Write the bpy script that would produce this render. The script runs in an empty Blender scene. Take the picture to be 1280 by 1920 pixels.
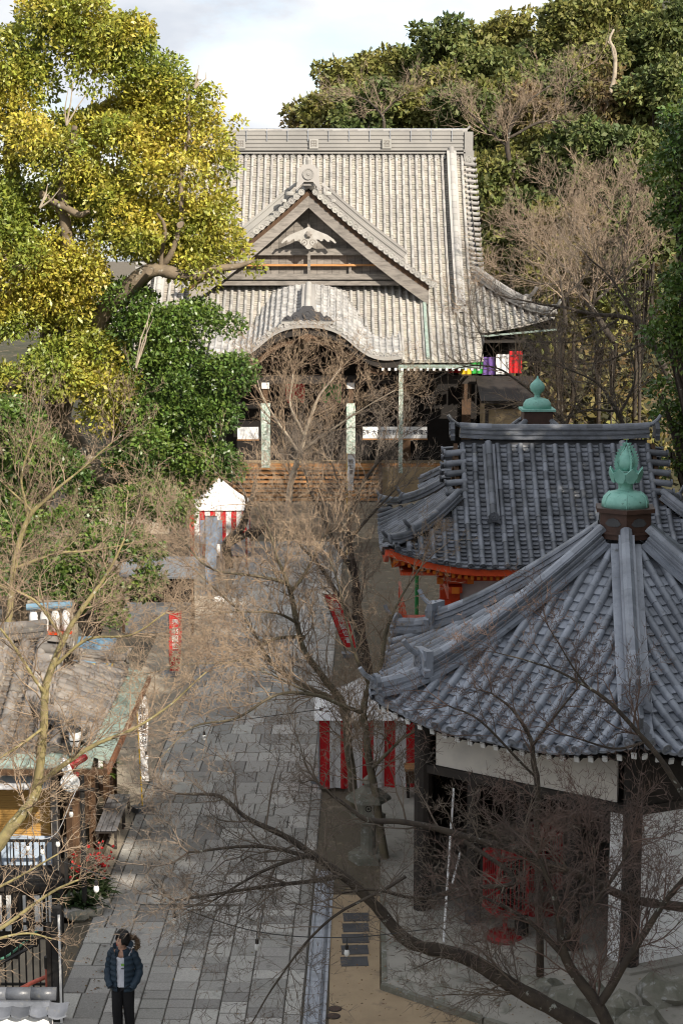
import bpy, math, random
import numpy as np
from mathutils import Vector, Matrix, noise as mnoise

SC = bpy.context.scene
COL = SC.collection
R = math.radians
V = Vector
PI = math.pi

# ------------------------------------------------------------------ camera
CAM_H, CAM_P, CAM_F = 12.6, R(8.7), 3200.0           # height, pitch, focal length in photo pixels (1280 x 1920)
cd = bpy.data.cameras.new('camera')
cam = bpy.data.objects.new('camera', cd); COL.objects.link(cam)
cam.location = (0, 0, CAM_H); cam.rotation_euler = (PI/2 - CAM_P, 0, 0)
cd.sensor_fit = 'VERTICAL'; cd.sensor_height = 36.0; cd.lens = CAM_F/1920*36.0
cd.clip_start = 0.5; cd.clip_end = 6000
SC.camera = cam

# ------------------------------------------------------------------ sky, sun, exposure
SUN_EL, SUN_AZ = R(32), R(35)                          # azimuth: to the right of straight behind the camera
SDIR = V((math.sin(SUN_AZ)*math.cos(SUN_EL), -math.cos(SUN_AZ)*math.cos(SUN_EL), math.sin(SUN_EL)))
w = bpy.data.worlds.new('World'); SC.world = w; w.use_nodes = True
nt = w.node_tree; nt.nodes.clear()
N = nt.nodes.new; Lk = nt.links.new
wo = N('ShaderNodeOutputWorld'); bg = N('ShaderNodeBackground'); sky = N('ShaderNodeTexSky')
sky.sky_type = 'NISHITA'; sky.sun_disc = False; sky.sun_elevation = SUN_EL
sky.sun_rotation = math.atan2(SDIR.x, SDIR.y); sky.air_density = 1.0; sky.dust_density = 1.2
tc = N('ShaderNodeTexCoord'); mp = N('ShaderNodeMapping'); mp.inputs['Scale'].default_value = (1.6, 1.6, 3.6)
mp.inputs['Location'].default_value = (0.35, 0.1, 0.2)
no = N('ShaderNodeTexNoise'); no.inputs['Scale'].default_value = 3.4; no.inputs['Detail'].default_value = 8
no.inputs['Roughness'].default_value = 0.6
rp = N('ShaderNodeValToRGB'); rp.color_ramp.elements[0].position = 0.26; rp.color_ramp.elements[1].position = 0.50
mx = N('ShaderNodeMixRGB'); mx.inputs['Color2'].default_value = (5.5, 5.65, 5.9, 1)
no2 = N('ShaderNodeTexNoise'); no2.inputs['Scale'].default_value = 5.5; no2.inputs['Detail'].default_value = 7; Lk(mp.outputs[0], no2.inputs['Vector'])
rp2 = N('ShaderNodeValToRGB'); rp2.color_ramp.elements[0].position = .36; rp2.color_ramp.elements[1].position = .60
rp2.color_ramp.elements[0].color = (3.3, 3.5, 3.85, 1); rp2.color_ramp.elements[1].color = (4.9, 4.95, 5.0, 1)
Lk(no2.outputs['Fac'], rp2.inputs['Fac']); Lk(rp2.outputs['Color'], mx.inputs['Color2'])
Lk(tc.outputs['Generated'], mp.inputs['Vector']); Lk(mp.outputs[0], no.inputs['Vector']); Lk(no.outputs['Fac'], rp.inputs['Fac'])
Lk(rp.outputs['Color'], mx.inputs['Fac']); Lk(sky.outputs['Color'], mx.inputs['Color1'])
Lk(mx.outputs['Color'], bg.inputs['Color']); Lk(bg.outputs[0], wo.inputs['Surface'])
bg.inputs['Strength'].default_value = 0.148
sd = bpy.data.lights.new('sun', 'SUN'); sd.energy = 5.0; sd.angle = R(0.55); sd.color = (1.0, 0.91, 0.78)
so = bpy.data.objects.new('sun', sd); COL.objects.link(so)
so.rotation_euler = (-SDIR).to_track_quat('-Z', 'Y').to_euler()
SC.view_settings.view_transform = 'Standard'; SC.view_settings.look = 'None'
SC.view_settings.exposure = 0.62; SC.view_settings.gamma = 1.0; SC.view_settings.use_curve_mapping = False
SC.cycles.max_bounces = 6; SC.cycles.diffuse_bounces = 3; SC.cycles.glossy_bounces = 2
SC.cycles.transmission_bounces = 3; SC.cycles.caustics_reflective = False; SC.cycles.caustics_refractive = False
SC.cycles.use_denoising = True; SC.cycles.filter_width = 1.1

# ------------------------------------------------------------------ pixel <-> place
def ray(x, y):
    a = (x-640)/CAM_F; b = -(y-960)/CAM_F
    return V((a, math.cos(CAM_P)+b*math.sin(CAM_P), -math.sin(CAM_P)+b*math.cos(CAM_P)))
def gz(x, y, z=0.0):
    d = ray(x, y); t = (z-CAM_H)/d.z; return V((d.x*t, d.y*t, z))
def ay(x, y, Y):
    d = ray(x, y); t = Y/d.y; return V((d.x*t, Y, CAM_H+d.z*t))
def project(p):
    dz = p[2]-CAM_H
    dep = p[1]*math.cos(CAM_P)-dz*math.sin(CAM_P)
    if dep < .1: return None
    return 640+CAM_F*p[0]/dep, 960-CAM_F*(p[1]*math.sin(CAM_P)+dz*math.cos(CAM_P))/dep, dep

# ------------------------------------------------------------------ materials
MATS = {}
def mat(name, col, rough=.7, col2=None, scale=3.0, lo=.4, hi=.65, rnd=.0, bump=.0, bscale=30., metal=0., spec=.35, col3=None, s3=14., lo3=.56, hi3=.66, transl=0., stretch=None, hue=0., emit=None):
    m = bpy.data.materials.new(name); m.use_nodes = True; MATS[name] = m
    t = m.node_tree; n = t.nodes; l = t.links.new
    b = n['Principled BSDF']; b.inputs['Roughness'].default_value = rough; b.inputs['Metallic'].default_value = metal
    b.inputs['Specular IOR Level'].default_value = spec
    geo = n.new('ShaderNodeNewGeometry')
    pos = geo.outputs['Position']
    if stretch:
        mpn = n.new('ShaderNodeMapping'); mpn.inputs['Scale'].default_value = stretch; l(pos, mpn.inputs['Vector']); pos = mpn.outputs[0]
    def nz(s, det=5, rg=.6):
        q = n.new('ShaderNodeTexNoise'); q.inputs['Scale'].default_value = s; q.inputs['Detail'].default_value = det
        q.inputs['Roughness'].default_value = rg; l(pos, q.inputs['Vector']); return q.outputs['Fac']
    def ramp(src, a, c):
        q = n.new('ShaderNodeMapRange'); q.inputs['From Min'].default_value = a; q.inputs['From Max'].default_value = c; l(src, q.inputs['Value']); return q.outputs[0]
    def mixc(f, c1, c2):
        q = n.new('ShaderNodeMixRGB'); l(f, q.inputs['Fac'])
        for i, c in ((1, c1), (2, c2)):
            if isinstance(c, tuple): q.inputs[i].default_value = (*c, 1)
            else: l(c, q.inputs[i])
        return q.outputs[0]
    if col2 is None: col2 = tuple(min(1, c*.72) for c in col)
    c = mixc(ramp(nz(scale), lo, hi), col, col2)
    if col3 is not None: c = mixc(ramp(nz(s3, 6, .65), lo3, hi3), c, col3)
    if rnd > 0:
        oi = n.new('ShaderNodeObjectInfo')
        ad = n.new('ShaderNodeMath'); ad.operation = 'ADD'; l(oi.outputs['Random'], ad.inputs[0]); l(geo.outputs['Random Per Island'], ad.inputs[1])
        fr = n.new('ShaderNodeMath'); fr.operation = 'FRACT'; l(ad.outputs[0], fr.inputs[0])
        mr = n.new('ShaderNodeMapRange'); mr.inputs['To Min'].default_value = 1-rnd; mr.inputs['To Max'].default_value = 1+rnd; l(fr.outputs[0], mr.inputs['Value'])
        hs = n.new('ShaderNodeHueSaturation'); l(mr.outputs[0], hs.inputs['Value']); l(c, hs.inputs['Color'])
        if hue:
            f2 = n.new('ShaderNodeMath'); f2.operation = 'MULTIPLY'; f2.inputs[1].default_value = 7.31; l(fr.outputs[0], f2.inputs[0])
            f3 = n.new('ShaderNodeMath'); f3.operation = 'FRACT'; l(f2.outputs[0], f3.inputs[0])
            m3 = n.new('ShaderNodeMapRange'); m3.inputs['To Min'].default_value = .5-hue; m3.inputs['To Max'].default_value = .5+hue; l(f3.outputs[0], m3.inputs['Value'])
            l(m3.outputs[0], hs.inputs['Hue'])
        c = hs.outputs['Color']
    l(c, b.inputs['Base Color'])
    if bump > 0:
        bp = n.new('ShaderNodeBump'); bp.inputs['Strength'].default_value = bump; bp.inputs['Distance'].default_value = .02
        l(nz(bscale, 4), bp.inputs['Height']); l(bp.outputs[0], b.inputs['Normal'])
    if emit: b.inputs['Emission Color'].default_value = (*emit[0], 1); b.inputs['Emission Strength'].default_value = emit[1]
    if transl > 0:
        tr = n.new('ShaderNodeBsdfTranslucent'); l(c, tr.inputs['Color']); ms = n.new('ShaderNodeMixShader'); ms.inputs[0].default_value = transl
        l(b.outputs[0], ms.inputs[1]); l(tr.outputs[0], ms.inputs[2]); l(ms.outputs[0], n['Material Output'].inputs['Surface'])
    return m

mat('tile_blue', (.235, .255, .295), .34, (.155, .17, .20), 2.0, rnd=.30, bump=.2, spec=.55, col3=(.085, .09, .095), s3=5, lo3=.58, hi3=.74)
mat('tile_dark', (.150, .160, .185), .38, (.080, .087, .100), 2.2, rnd=.45, bump=.2, spec=.5, col3=(.17, .17, .16), s3=7, lo3=.58, hi3=.7)
mat('tile_pale', (.345, .33, .305), .75, (.28, .27, .255), .5, rnd=.18, bump=.3, col3=(.19, .187, .18), s3=14, lo3=.62, hi3=.85, hue=.02)
mat('tile_pale_pan', (.345, .318, .272), .8, (.275, .256, .228), .5, rnd=.15, bump=.3, col3=(.17, .165, .155), s3=14, lo3=.6, hi3=.75, hue=.02)
mat('tile_shop', (.20, .18, .16), .7, (.12, .11, .105), 2.0, rnd=.35, bump=.3, col3=(.33, .29, .22), s3=6, lo3=.58, hi3=.7)
mat('tile_porch', (.345, .335, .32), .75, (.27, .265, .26), 1.6, rnd=.25, bump=.3, col3=(.20, .20, .20), s3=6, lo3=.62, hi3=.75)
mat('deck', (.035, .034, .034), .9)
mat('tile_joint', (.07, .07, .075), .85)
mat('wood_dark', (.030, .024, .020), .7, (.018, .015, .013), 3., bump=.2, rnd=.2)
mat('wood_brown', (.10, .055, .028), .65, (.06, .034, .02), 3., bump=.2, rnd=.15, stretch=(6, 6, 1))
mat('wood_grey', (.25, .225, .20), .85, (.15, .135, .12), 2., bump=.3, rnd=.18, stretch=(1, 5, 5))
mat('wood_step', (.40, .20, .075), .6, (.27, .13, .05), 2., bump=.2, rnd=.2, stretch=(1, 6, 6))
mat('wood_bench', (.20, .20, .215), .32, (.14, .135, .14), 3., bump=.2, rnd=.2, stretch=(5, 1, 5))  # blue-grey carries the sky's reflection on the planks in its colour
mat('vermilion', (.58, .070, .014), .5, (.46, .05, .012), 3., rnd=.06)
mat('vermilion_end', (.72, .20, .02), .5)
mat('red_cloth', (.52, .016, .02), .8, (.42, .012, .016), 4.)
mat('red_paint', (.27, .012, .014), .5, (.17, .010, .010), 4.)
mat('white_cloth', (.72, .71, .70), .85, (.62, .61, .62), 3.)
mat('white_paint', (.74, .74, .73), .6, (.62, .62, .62), 2.)
mat('plaster', (.80, .80, .80), .85, (.72, .72, .72), 1.4, bump=.1, col3=(.30, .29, .25), s3=3.5, lo3=.66, hi3=.82)
mat('net_white', (.60, .56, .50), .8, (.48, .45, .41), 1.5)
mat('copper_green', (.26, .52, .44), .6, (.19, .42, .35), 5., col3=(.06, .12, .10), s3=14., lo3=.6, hi3=.72, spec=.4)
mat('copper_trim', (.27, .335, .29), .75, (.19, .25, .22), 4., col3=(.17, .15, .12), s3=8, lo3=.54, hi3=.68)
mat('post_patina', (.36, .47, .40), .7, (.62, .64, .58), 9., lo=.42, hi=.6, col3=(.10, .18, .14), s3=16, lo3=.54, hi3=.62)
mat('copper_brown', (.075, .040, .030), .5, (.050, .028, .022), 4.)
mat('stone', (.39, .375, .345), .85, (.275, .263, .242), 34., lo=.35, hi=.7, bump=.6, bscale=40, rnd=.30, hue=.012, col3=(.11, .105, .095), s3=2.2, lo3=.58, hi3=.74)
mat('stone_bed', (.075, .070, .062), .95, (.12, .11, .09), 6.)
mat('stone_warm', (.34, .29, .22), .85, (.25, .215, .165), 1.5, bump=.35, rnd=.12)
mat('stone_moss', (.21, .20, .165), .9, (.13, .13, .10), 2.2, bump=.5, rnd=.15, col3=(.30, .30, .28), s3=7)
mat('concrete', (.33, .31, .27), .9, (.24, .228, .20), 1.1, bump=.25, col3=(.09, .10, .07), s3=1.6, lo3=.55, hi3=.75)
mat('concrete_tan', (.36, .27, .17), .9, (.29, .215, .135), 1.3, bump=.3, col3=(.18, .14, .10), s3=2.3, lo3=.57, hi3=.75)
mat('earth', (.125, .102, .072), .95, (.10, .085, .06), .8, bump=.5, col3=(.23, .19, .13), s3=2.4)
mat('hill_earth', (.060, .055, .030), .95, (.035, .038, .020), .5, bump=.6, col3=(.15, .11, .07), s3=1.2)
mat('slab_dark', (.07, .07, .073), .75, (.05, .05, .053), 4., bump=.2, rnd=.1)
mat('steel', (.42, .45, .50), .4, (.32, .34, .38), 5., metal=.5)
mat('iron_black', (.014, .014, .015), .5, (.022, .02, .018), 5.)
mat('iron_rust', (.07, .04, .03), .7, (.04, .028, .022), 5.)
mat('rust_edge', (.20, .085, .04), .8, (.12, .055, .03), 6.)
mat('blind', (.50, .29, .085), .7, (.42, .235, .065), 4., stretch=(1, 1, 30))
mat('awning', (.72, .72, .74), .6, (.60, .60, .63), 2., transl=.15)
mat('panel_blue', (.42, .50, .60), .5, (.33, .40, .50), 2.)
mat('roof_blue', (.16, .27, .36), .5, (.12, .21, .29), 2.5)
mat('booth_yellow', (.58, .40, .12), .6)
mat('pipe_red', (.38, .10, .065), .6, (.30, .07, .05), 5.)
mat('hose_green', (.10, .26, .17), .5)
mat('bark', (.075, .060, .045), .9, (.045, .036, .030), 5., bump=.7, bscale=40, col3=(.30, .31, .27), s3=7., lo3=.62, hi3=.67)
mat('bark_olive', (.27, .225, .10), .85, (.17, .14, .07), 5., bump=.5, bscale=40, col3=(.38, .36, .28), s3=9., lo3=.6, hi3=.66)
mat('bark_camphor', (.20, .155, .105), .9, (.115, .09, .065), 2.5, bump=.7, bscale=18, col3=(.42, .40, .34), s3=3., lo3=.58, hi3=.68)
mat('twig', (.20, .160, .125), .8, (.10, .082, .068), 2.)  # darker twigs for trees in shade, the shade put into the colour
mat('twig_lit', (.33, .245, .165), .8, (.19, .135, .095), 2.)  # same twigs paler for sunlit trees, sunlight put into the colour
mat('twig_pink', (.175, .118, .096), .8, (.095, .072, .062), 1.)
mat('twig_brush', (.30, .225, .155), .8, (.20, .155, .115), .6)  # slope twigs in a sunlit tone, light put into the colour
mat('wood_pale', (.42, .40, .37), .85, (.33, .31, .28), 3.)
mat('bark_mid', (.15, .125, .08), .9, (.085, .07, .05), 4., bump=.8, bscale=40, col3=(.26, .25, .19), s3=8., lo3=.61, hi3=.67)
mat('litter', (.20, .12, .05), .85, (.12, .075, .04), 3., rnd=.5, hue=.03)
mat('dead_wood', (.40, .34, .26), .8, (.26, .21, .16), 3.)
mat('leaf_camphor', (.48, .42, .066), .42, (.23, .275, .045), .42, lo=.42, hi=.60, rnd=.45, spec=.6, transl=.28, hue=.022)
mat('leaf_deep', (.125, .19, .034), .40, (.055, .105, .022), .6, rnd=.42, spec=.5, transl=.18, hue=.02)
mat('leaf_hill', (.215, .205, .052), .6, (.115, .135, .036), .25, rnd=.4, spec=.4, transl=.2, hue=.025)
mat('leaf_hill_b', (.145, .165, .046), .6, (.075, .105, .03), .25, rnd=.4, spec=.4, transl=.2, hue=.025)
mat('leaf_shrub', (.17, .16, .045), .6, (.17, .115, .055), .3, rnd=.4, transl=.2, hue=.03)
mat('leaf_dark', (.030, .052, .014), .6, (.018, .034, .010), .5, rnd=.4, transl=.15, hue=.02)
mat('leaf_palm', (.13, .20, .03), .5, (.07, .13, .025), 3., rnd=.3, transl=.2)
mat('flower_red', (.45, .02, .02), .6, rnd=.3)
mat('skin', (.60, .37, .27), .55, (.46, .25, .17), 8.)
mat('hair', (.008, .007, .007), .45)
mat('jacket', (.022, .042, .065), .6, (.016, .030, .048), 7., bump=.3, bscale=26)
mat('shirt', (.66, .68, .74), .85, (.58, .60, .67), 7.)
mat('trousers', (.010, .010, .012), .85)
mat('fur', (.16, .105, .06), .95, (.07, .045, .03), 24., bump=.8, bscale=70)
mat('shoe', (.70, .70, .72), .6)
mat('ink', (.02, .02, .03), .8)
mat('print_green', (.22, .45, .08), .7)
mat('white_text', (.75, .74, .72), .8)
mat('bulb_glass', (.72, .72, .70), .12, (.66, .66, .64), 4., spec=.6)
mat('cable', (.05, .05, .05), .6)
mat('cable_pale', (.45, .45, .45), .6)
mat('rope_yellow', (.62, .40, .02), .8)
mat('green_cloth', (.03, .30, .05), .8)
mat('purple_cloth', (.13, .07, .25), .8)
mat('yellow_cloth', (.70, .46, .02), .8)
mat('green_paint', (.02, .20, .05), .5)
mat('dark_inside', (.012, .010, .009), .9)  # near-black for unlit interiors, their shade put into the colour
mat('wall_ochre', (.36, .27, .16), .9, (.28, .21, .125), 1.)
mat('grey_sheet', (.16, .175, .19), .6, (.12, .13, .145), 2.)
mat('bluegrey_cloth', (.20, .25, .32), .8, (.14, .17, .23), 3.)
mat('pot', (.09, .055, .04), .7)

# ------------------------------------------------------------------ mesh building
def mesh_np(name, verts, faces):
    """verts (n,3), faces (m,k) numpy arrays -> mesh"""
    me = bpy.data.meshes.new(name)
    verts = np.asarray(verts, dtype=np.float32); faces = np.asarray(faces, dtype=np.int32)
    me.vertices.add(len(verts)); me.vertices.foreach_set('co', verts.ravel())
    k = faces.shape[1]
    me.loops.add(faces.size); me.loops.foreach_set('vertex_index', faces.ravel())
    me.polygons.add(len(faces)); me.polygons.foreach_set('loop_start', np.arange(0, faces.size, k, dtype=np.int32))
    me.update(calc_edges=True)
    return me

def link(name, me, material, parent=None, smooth=False):
    o = bpy.data.objects.new(name, me); COL.objects.link(o)
    if material and not me.materials: me.materials.append(MATS[material])
    if parent: o.parent = parent
    if smooth: me.polygons.foreach_set('use_smooth', [True]*len(me.polygons))
    return o

def tag(o, label=None, cat=None, group=None, kind=None):
    if label: o['label'] = label
    if cat: o['category'] = cat
    if group: o['group'] = group
    if kind: o['kind'] = kind
    return o

def thing(name, label, cat, loc=(0, 0, 0), rz=0., group=None):
    o = bpy.data.objects.new(name, None); COL.objects.link(o)
    o.location = loc; o.rotation_euler = (0, 0, rz); o.empty_display_size = .2
    return tag(o, label, cat, group)

def wmat(o):
    return Matrix.Translation(o.location) @ Matrix.Rotation(o.rotation_euler.z, 4, 'Z')

class MB:
    def __init__(s): s.v = []; s.f = []
    def add(s, vs, fs, M=None):
        b = len(s.v)
        s.v += [tuple(M @ V(p)) for p in vs] if M is not None else [tuple(p) for p in vs]
        s.f += [tuple(b+i for i in f) for f in fs]; return s
    def box(s, cx, cy, cz, sx, sy, sz, rz=0., M=None):
        T = Matrix.Translation((cx, cy, cz)) @ Matrix.Rotation(rz, 4, 'Z')
        if M is not None: T = M @ T
        x, y, z = sx/2, sy/2, sz/2
        return s.add([(-x, -y, -z), (x, -y, -z), (x, y, -z), (-x, y, -z), (-x, -y, z), (x, -y, z), (x, y, z), (-x, y, z)],
                     [(0, 3, 2, 1), (4, 5, 6, 7), (0, 1, 5, 4), (1, 2, 6, 5), (2, 3, 7, 6), (3, 0, 4, 7)], T)
    def beam(s, p, q, wd, ht, up=(0, 0, 1)):
        p, q = V(p), V(q); t = (q-p); L = t.length; t.normalize()
        x = t.cross(V(up)); x = x.normalized() if x.length > 1e-5 else V((1, 0, 0)); z = x.cross(t)
        M = Matrix((x, t, z)).transposed().to_4x4(); M.translation = (p+q)/2
        return s.box(0, 0, 0, wd, L, ht, M=M)
    def tube(s, pts, rad, n=6, cap=True):
        pts = [V(p) for p in pts]; m = len(pts)
        if not hasattr(rad, '__len__'): rad = [rad]*m
        b = len(s.v); ref = V((0, 0, 1)); prev = None
        for i, p in enumerate(pts):
            t = (pts[min(i+1, m-1)]-pts[max(i-1, 0)]).normalized()
            if prev is None:
                a = ref if abs(t.z) < .9 else V((1, 0, 0)); x = t.cross(a).normalized()
            else: x = (prev - t*prev.dot(t)).normalized()
            prev = x; y = t.cross(x)
            for k in range(n):
                a = 2*PI*k/n; s.v.append(tuple(p+(x*math.cos(a)+y*math.sin(a))*rad[i]))
        for i in range(m-1):
            for k in range(n):
                k2 = (k+1) % n; s.f.append((b+i*n+k, b+i*n+k2, b+(i+1)*n+k2, b+(i+1)*n+k))
        if cap: s.f.append(tuple(b+k for k in reversed(range(n)))); s.f.append(tuple(b+(m-1)*n+k for k in range(n)))
        return s
    def lathe(s, prof, n=16, c=(0, 0, 0), sx=1., sy=1.):
        b = len(s.v); m = len(prof)
        for r, z in prof:
            for k in range(n):
                a = 2*PI*k/n; s.v.append((c[0]+r*math.cos(a)*sx, c[1]+r*math.sin(a)*sy, c[2]+z))
        for i in range(m-1):
            for k in range(n):
                k2 = (k+1) % n; s.f.append((b+i*n+k, b+i*n+k2, b+(i+1)*n+k2, b+(i+1)*n+k))
        s.f.append(tuple(b+k for k in reversed(range(n)))); s.f.append(tuple(b+(m-1)*n+k for k in range(n)))
        return s
    def plate(s, poly, th, M=None):
        """polygon in local x,z; thickness along y (-th/2..th/2)"""
        n = len(poly); vs = [(x, -th/2, z) for x, z in poly]+[(x, th/2, z) for x, z in poly]
        fs = [tuple(range(n)), tuple(reversed(range(n, 2*n)))]+[(i, n+i, n+(i+1) % n, (i+1) % n) for i in range(n)]
        return s.add(vs, fs, M)
    def prism(s, poly, z0, z1, M=None):
        n = len(poly); vs = [(x, y, z0) for x, y in poly]+[(x, y, z1) for x, y in poly]
        fs = [tuple(reversed(range(n))), tuple(range(n, 2*n))]+[(i, (i+1) % n, n+(i+1) % n, n+i) for i in range(n)]
        return s.add(vs, fs, M)
    def grid(s, fn, nu, nv):
        b = len(s.v)
        for i in range(nu+1):
            for j in range(nv+1): s.v.append(tuple(fn(i/nu, j/nv)))
        for i in range(nu):
            for j in range(nv):
                a = b+i*(nv+1)+j; s.f.append((a, a+nv+1, a+nv+2, a+1))
        return s
    def sweep(s, pts, prof, up=None):
        pts = [V(p) for p in pts]; m = len(pts); n = len(prof); b = len(s.v)
        for i, p in enumerate(pts):
            t = (pts[min(i+1, m-1)]-pts[max(i-1, 0)]).normalized()
            lat = t.cross(V(up) if up else V((0, 0, 1))).normalized(); u = lat.cross(t)
            for a, c in prof: s.v.append(tuple(p+lat*a+u*c))
        for i in range(m-1):
            for k in range(n):
                k2 = (k+1) % n; s.f.append((b+i*n+k, b+(i+1)*n+k, b+(i+1)*n+k2, b+i*n+k2))
        s.f.append(tuple(b+k for k in range(n))); s.f.append(tuple(b+(m-1)*n+k for k in reversed(range(n))))
        return s
    def build(s, name, material, parent=None, smooth=False, label=None, kind=None):
        me = bpy.data.meshes.new(name); me.from_pydata(s.v, [], s.f); me.update()
        o = link(name, me, material, parent, smooth)
        return tag(o, label, None, None, kind)

def text_mesh(body, size, M, material, name, parent, extr=.004, vertical=False):
    mb_v, mb_f = [], []
    chars = list(body) if vertical else [body]
    for i, ch in enumerate(chars):
        c = bpy.data.curves.new('glyph', 'FONT'); c.body = ch; c.size = size; c.align_x = 'CENTER'; c.align_y = 'CENTER'; c.resolution_u = 2; c.offset = size*.012
        o = bpy.data.objects.new('glyph', c); COL.objects.link(o)
        dg = bpy.context.evaluated_depsgraph_get(); me = bpy.data.meshes.new_from_object(o.evaluated_get(dg))
        b = len(mb_v); off = V((0, -i*size*1.08, 0)) if vertical else V((0, 0, 0))
        mb_v += [tuple(M @ (v.co+off)) for v in me.vertices]; mb_f += [tuple(b+k for k in p.vertices) for p in me.polygons]
        bpy.data.objects.remove(o); bpy.data.curves.remove(c); bpy.data.meshes.remove(me)
    me = bpy.data.meshes.new(name); me.from_pydata(mb_v, [], mb_f); me.update()
    return link(name, me, material, parent)

def frame(p, t, n):
    """matrix with y along t, z along n (made orthogonal)"""
    t = V(t).normalized(); n = V(n); n = (n - t*n.dot(t)).normalized(); x = t.cross(n)
    M = Matrix((x, t, n)).transposed().to_4x4(); M.translation = V(p); return M

# ---- pieces that repeat: nearest ones as objects, the rest joined into one part
JR = random.Random(77)
def jitter(M, k): return M @ Matrix.Translation((JR.uniform(-.006, .006)*k, JR.uniform(-.012, .012)*k, JR.uniform(-.004, .004)*k)) @ Matrix.Rotation(JR.uniform(-.022, .022)*k, 4, 'Z') @ Matrix.Rotation(JR.uniform(-.02, .02)*k, 4, 'X')
def emit(parent, name, tmpl, mats, material, limit=300, smooth=False, rest_name=None):
    vs, fs = tmpl
    if 'tile' in name and 'ridge' not in name: mats = [jitter(m, 1.) for m in mats]
    PM = wmat(parent) if parent else Matrix()
    scored = []
    for M in mats:
        W = PM @ M; p = W.translation; q = project(p); sc = 1e9
        if q and -30 < q[0] < 1310 and -30 < q[1] < 1950:
            sc = q[2]
            if W.col[2].to_3d().dot(V((0, 0, CAM_H))-p) < 0: sc += 1e6
        scored.append((sc, M))
    scored.sort(key=lambda a: a[0])
    near = [m for s_, m in scored[:limit] if s_ < 1e6] if len(scored) > limit else [m for _, m in scored]
    far = [m for _, m in scored[len(near):]] if len(scored) > limit else []
    if near:
        me = bpy.data.meshes.new(name); me.from_pydata(vs, [], fs); me.update(); me.materials.append(MATS[material])
        if smooth: me.polygons.foreach_set('use_smooth', [True]*len(me.polygons))
        for M in near:
            o = bpy.data.objects.new(name, me); COL.objects.link(o); o.parent = parent; o.matrix_local = M
    if far: merged(parent, rest_name or name+'_field', tmpl, far, material, smooth)

def merged(parent, name, tmpl, mats, material, smooth=False, stuff=True):
    vs, fs = tmpl
    if not mats: return
    base = np.array([(*v, 1.) for v in vs]); A = np.array([np.array(m) for m in mats])
    pts = np.einsum('nij,vj->nvi', A, base)[:, :, :3].reshape(-1, 3)
    nv = len(vs); me = bpy.data.meshes.new(name)
    loops = []; starts = []; k = 0
    for f in fs: starts.append(k); loops += list(f); k += len(f)
    loops = np.array(loops); starts = np.array(starts); n = len(mats)
    L = (loops[None, :]+np.arange(n)[:, None]*nv).ravel(); S = (starts[None, :]+np.arange(n)[:, None]*k).ravel()
    me.vertices.add(len(pts)); me.vertices.foreach_set('co', pts.astype(np.float32).ravel())
    me.loops.add(len(L)); me.loops.foreach_set('vertex_index', L.astype(np.int32))
    me.polygons.add(len(S)); me.polygons.foreach_set('loop_start', S.astype(np.int32)); me.update(calc_edges=True)
    o = link(name, me, material, parent, smooth)
    if stuff: o['kind'] = 'stuff'
    return o

def cover_t(r, L, seg=7, r0=.93):
    """half-round cover tile, from y=0 (upper end) to y=L (lower end)"""
    vs, fs = [], []
    for y, rr in ((0, r*r0), (L, r)):
        for k in range(seg+1):
            a = -.15+(PI+.3)*k/seg; vs.append((rr*math.cos(a), y, rr*math.sin(a)))
    for k in range(seg): fs.append((k, k+1, seg+2+k, seg+1+k))
    b = len(vs); vs += vs[seg+1:2*seg+2]; fs.append(tuple(range(b, b+seg+1)))
    return vs, fs
def pan_t(wd, L, lift=.045, sag=.03, th=.035):
    vs, fs = [], []; n = 4
    for y, z in ((0, 0.), (L, lift)):
        for k in range(n+1):
            s_ = k/n*2-1; vs.append((s_*wd/2, y, z-sag*(1-s_*s_)))
    for k in range(n+1): x, y, z = vs[n+1+k]; vs.append((x, y, z-th-.01))
    for k in range(n):
        fs.append((k, k+1, n+2+k, n+1+k)); fs.append((n+1+k, n+2+k, 2*n+3+k, 2*n+2+k))
    return vs, fs
def disc_t(r, th=.05, n=14):
    """round eave-tile end, facing +y"""
    vs, fs = [], []
    for rr, y in ((r, -th), (r, 0), (r*.78, .0), (r*.72, -.018), (r*.34, -.018), (r*.26, 0.004)):
        for k in range(n): a = 2*PI*k/n; vs.append((rr*math.cos(a), y, rr*math.sin(a)))
    for i in range(5):
        for k in range(n): k2 = (k+1) % n; fs.append((i*n+k, (i+1)*n+k, (i+1)*n+k2, i*n+k2))
    fs.append(tuple(5*n+k for k in reversed(range(n))))
    return vs, fs
def box_t(sx, sy, sz):
    m = MB().box(0, 0, 0, sx, sy, sz); return m.v, m.f

def tile_matrices(surf, u, e0, e1, L, h=1e-3):
    """tiles up a column u of the roof surface, from the eave e0 in to e1; surf(u,e) -> Vector"""
    out = []; e = e0; k = 0
    while e < e1-.04:
        p0 = surf(u, e); d = surf(u, e+h)-p0; ce = h/d.length; en = min(e+L*ce, e1)
        p1 = surf(u, en); t = p0-p1
        du = surf(u+h, (e+en)/2)-surf(u-h, (e+en)/2); n = du.cross(t)
        if n.z < 0: n = -n
        M = frame(p1, t, n); M = M @ Matrix.Diagonal((1, t.length/L*1.04, 1, 1))
        out.append((M, e, k)); e = en; k += 1
    return out

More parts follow.
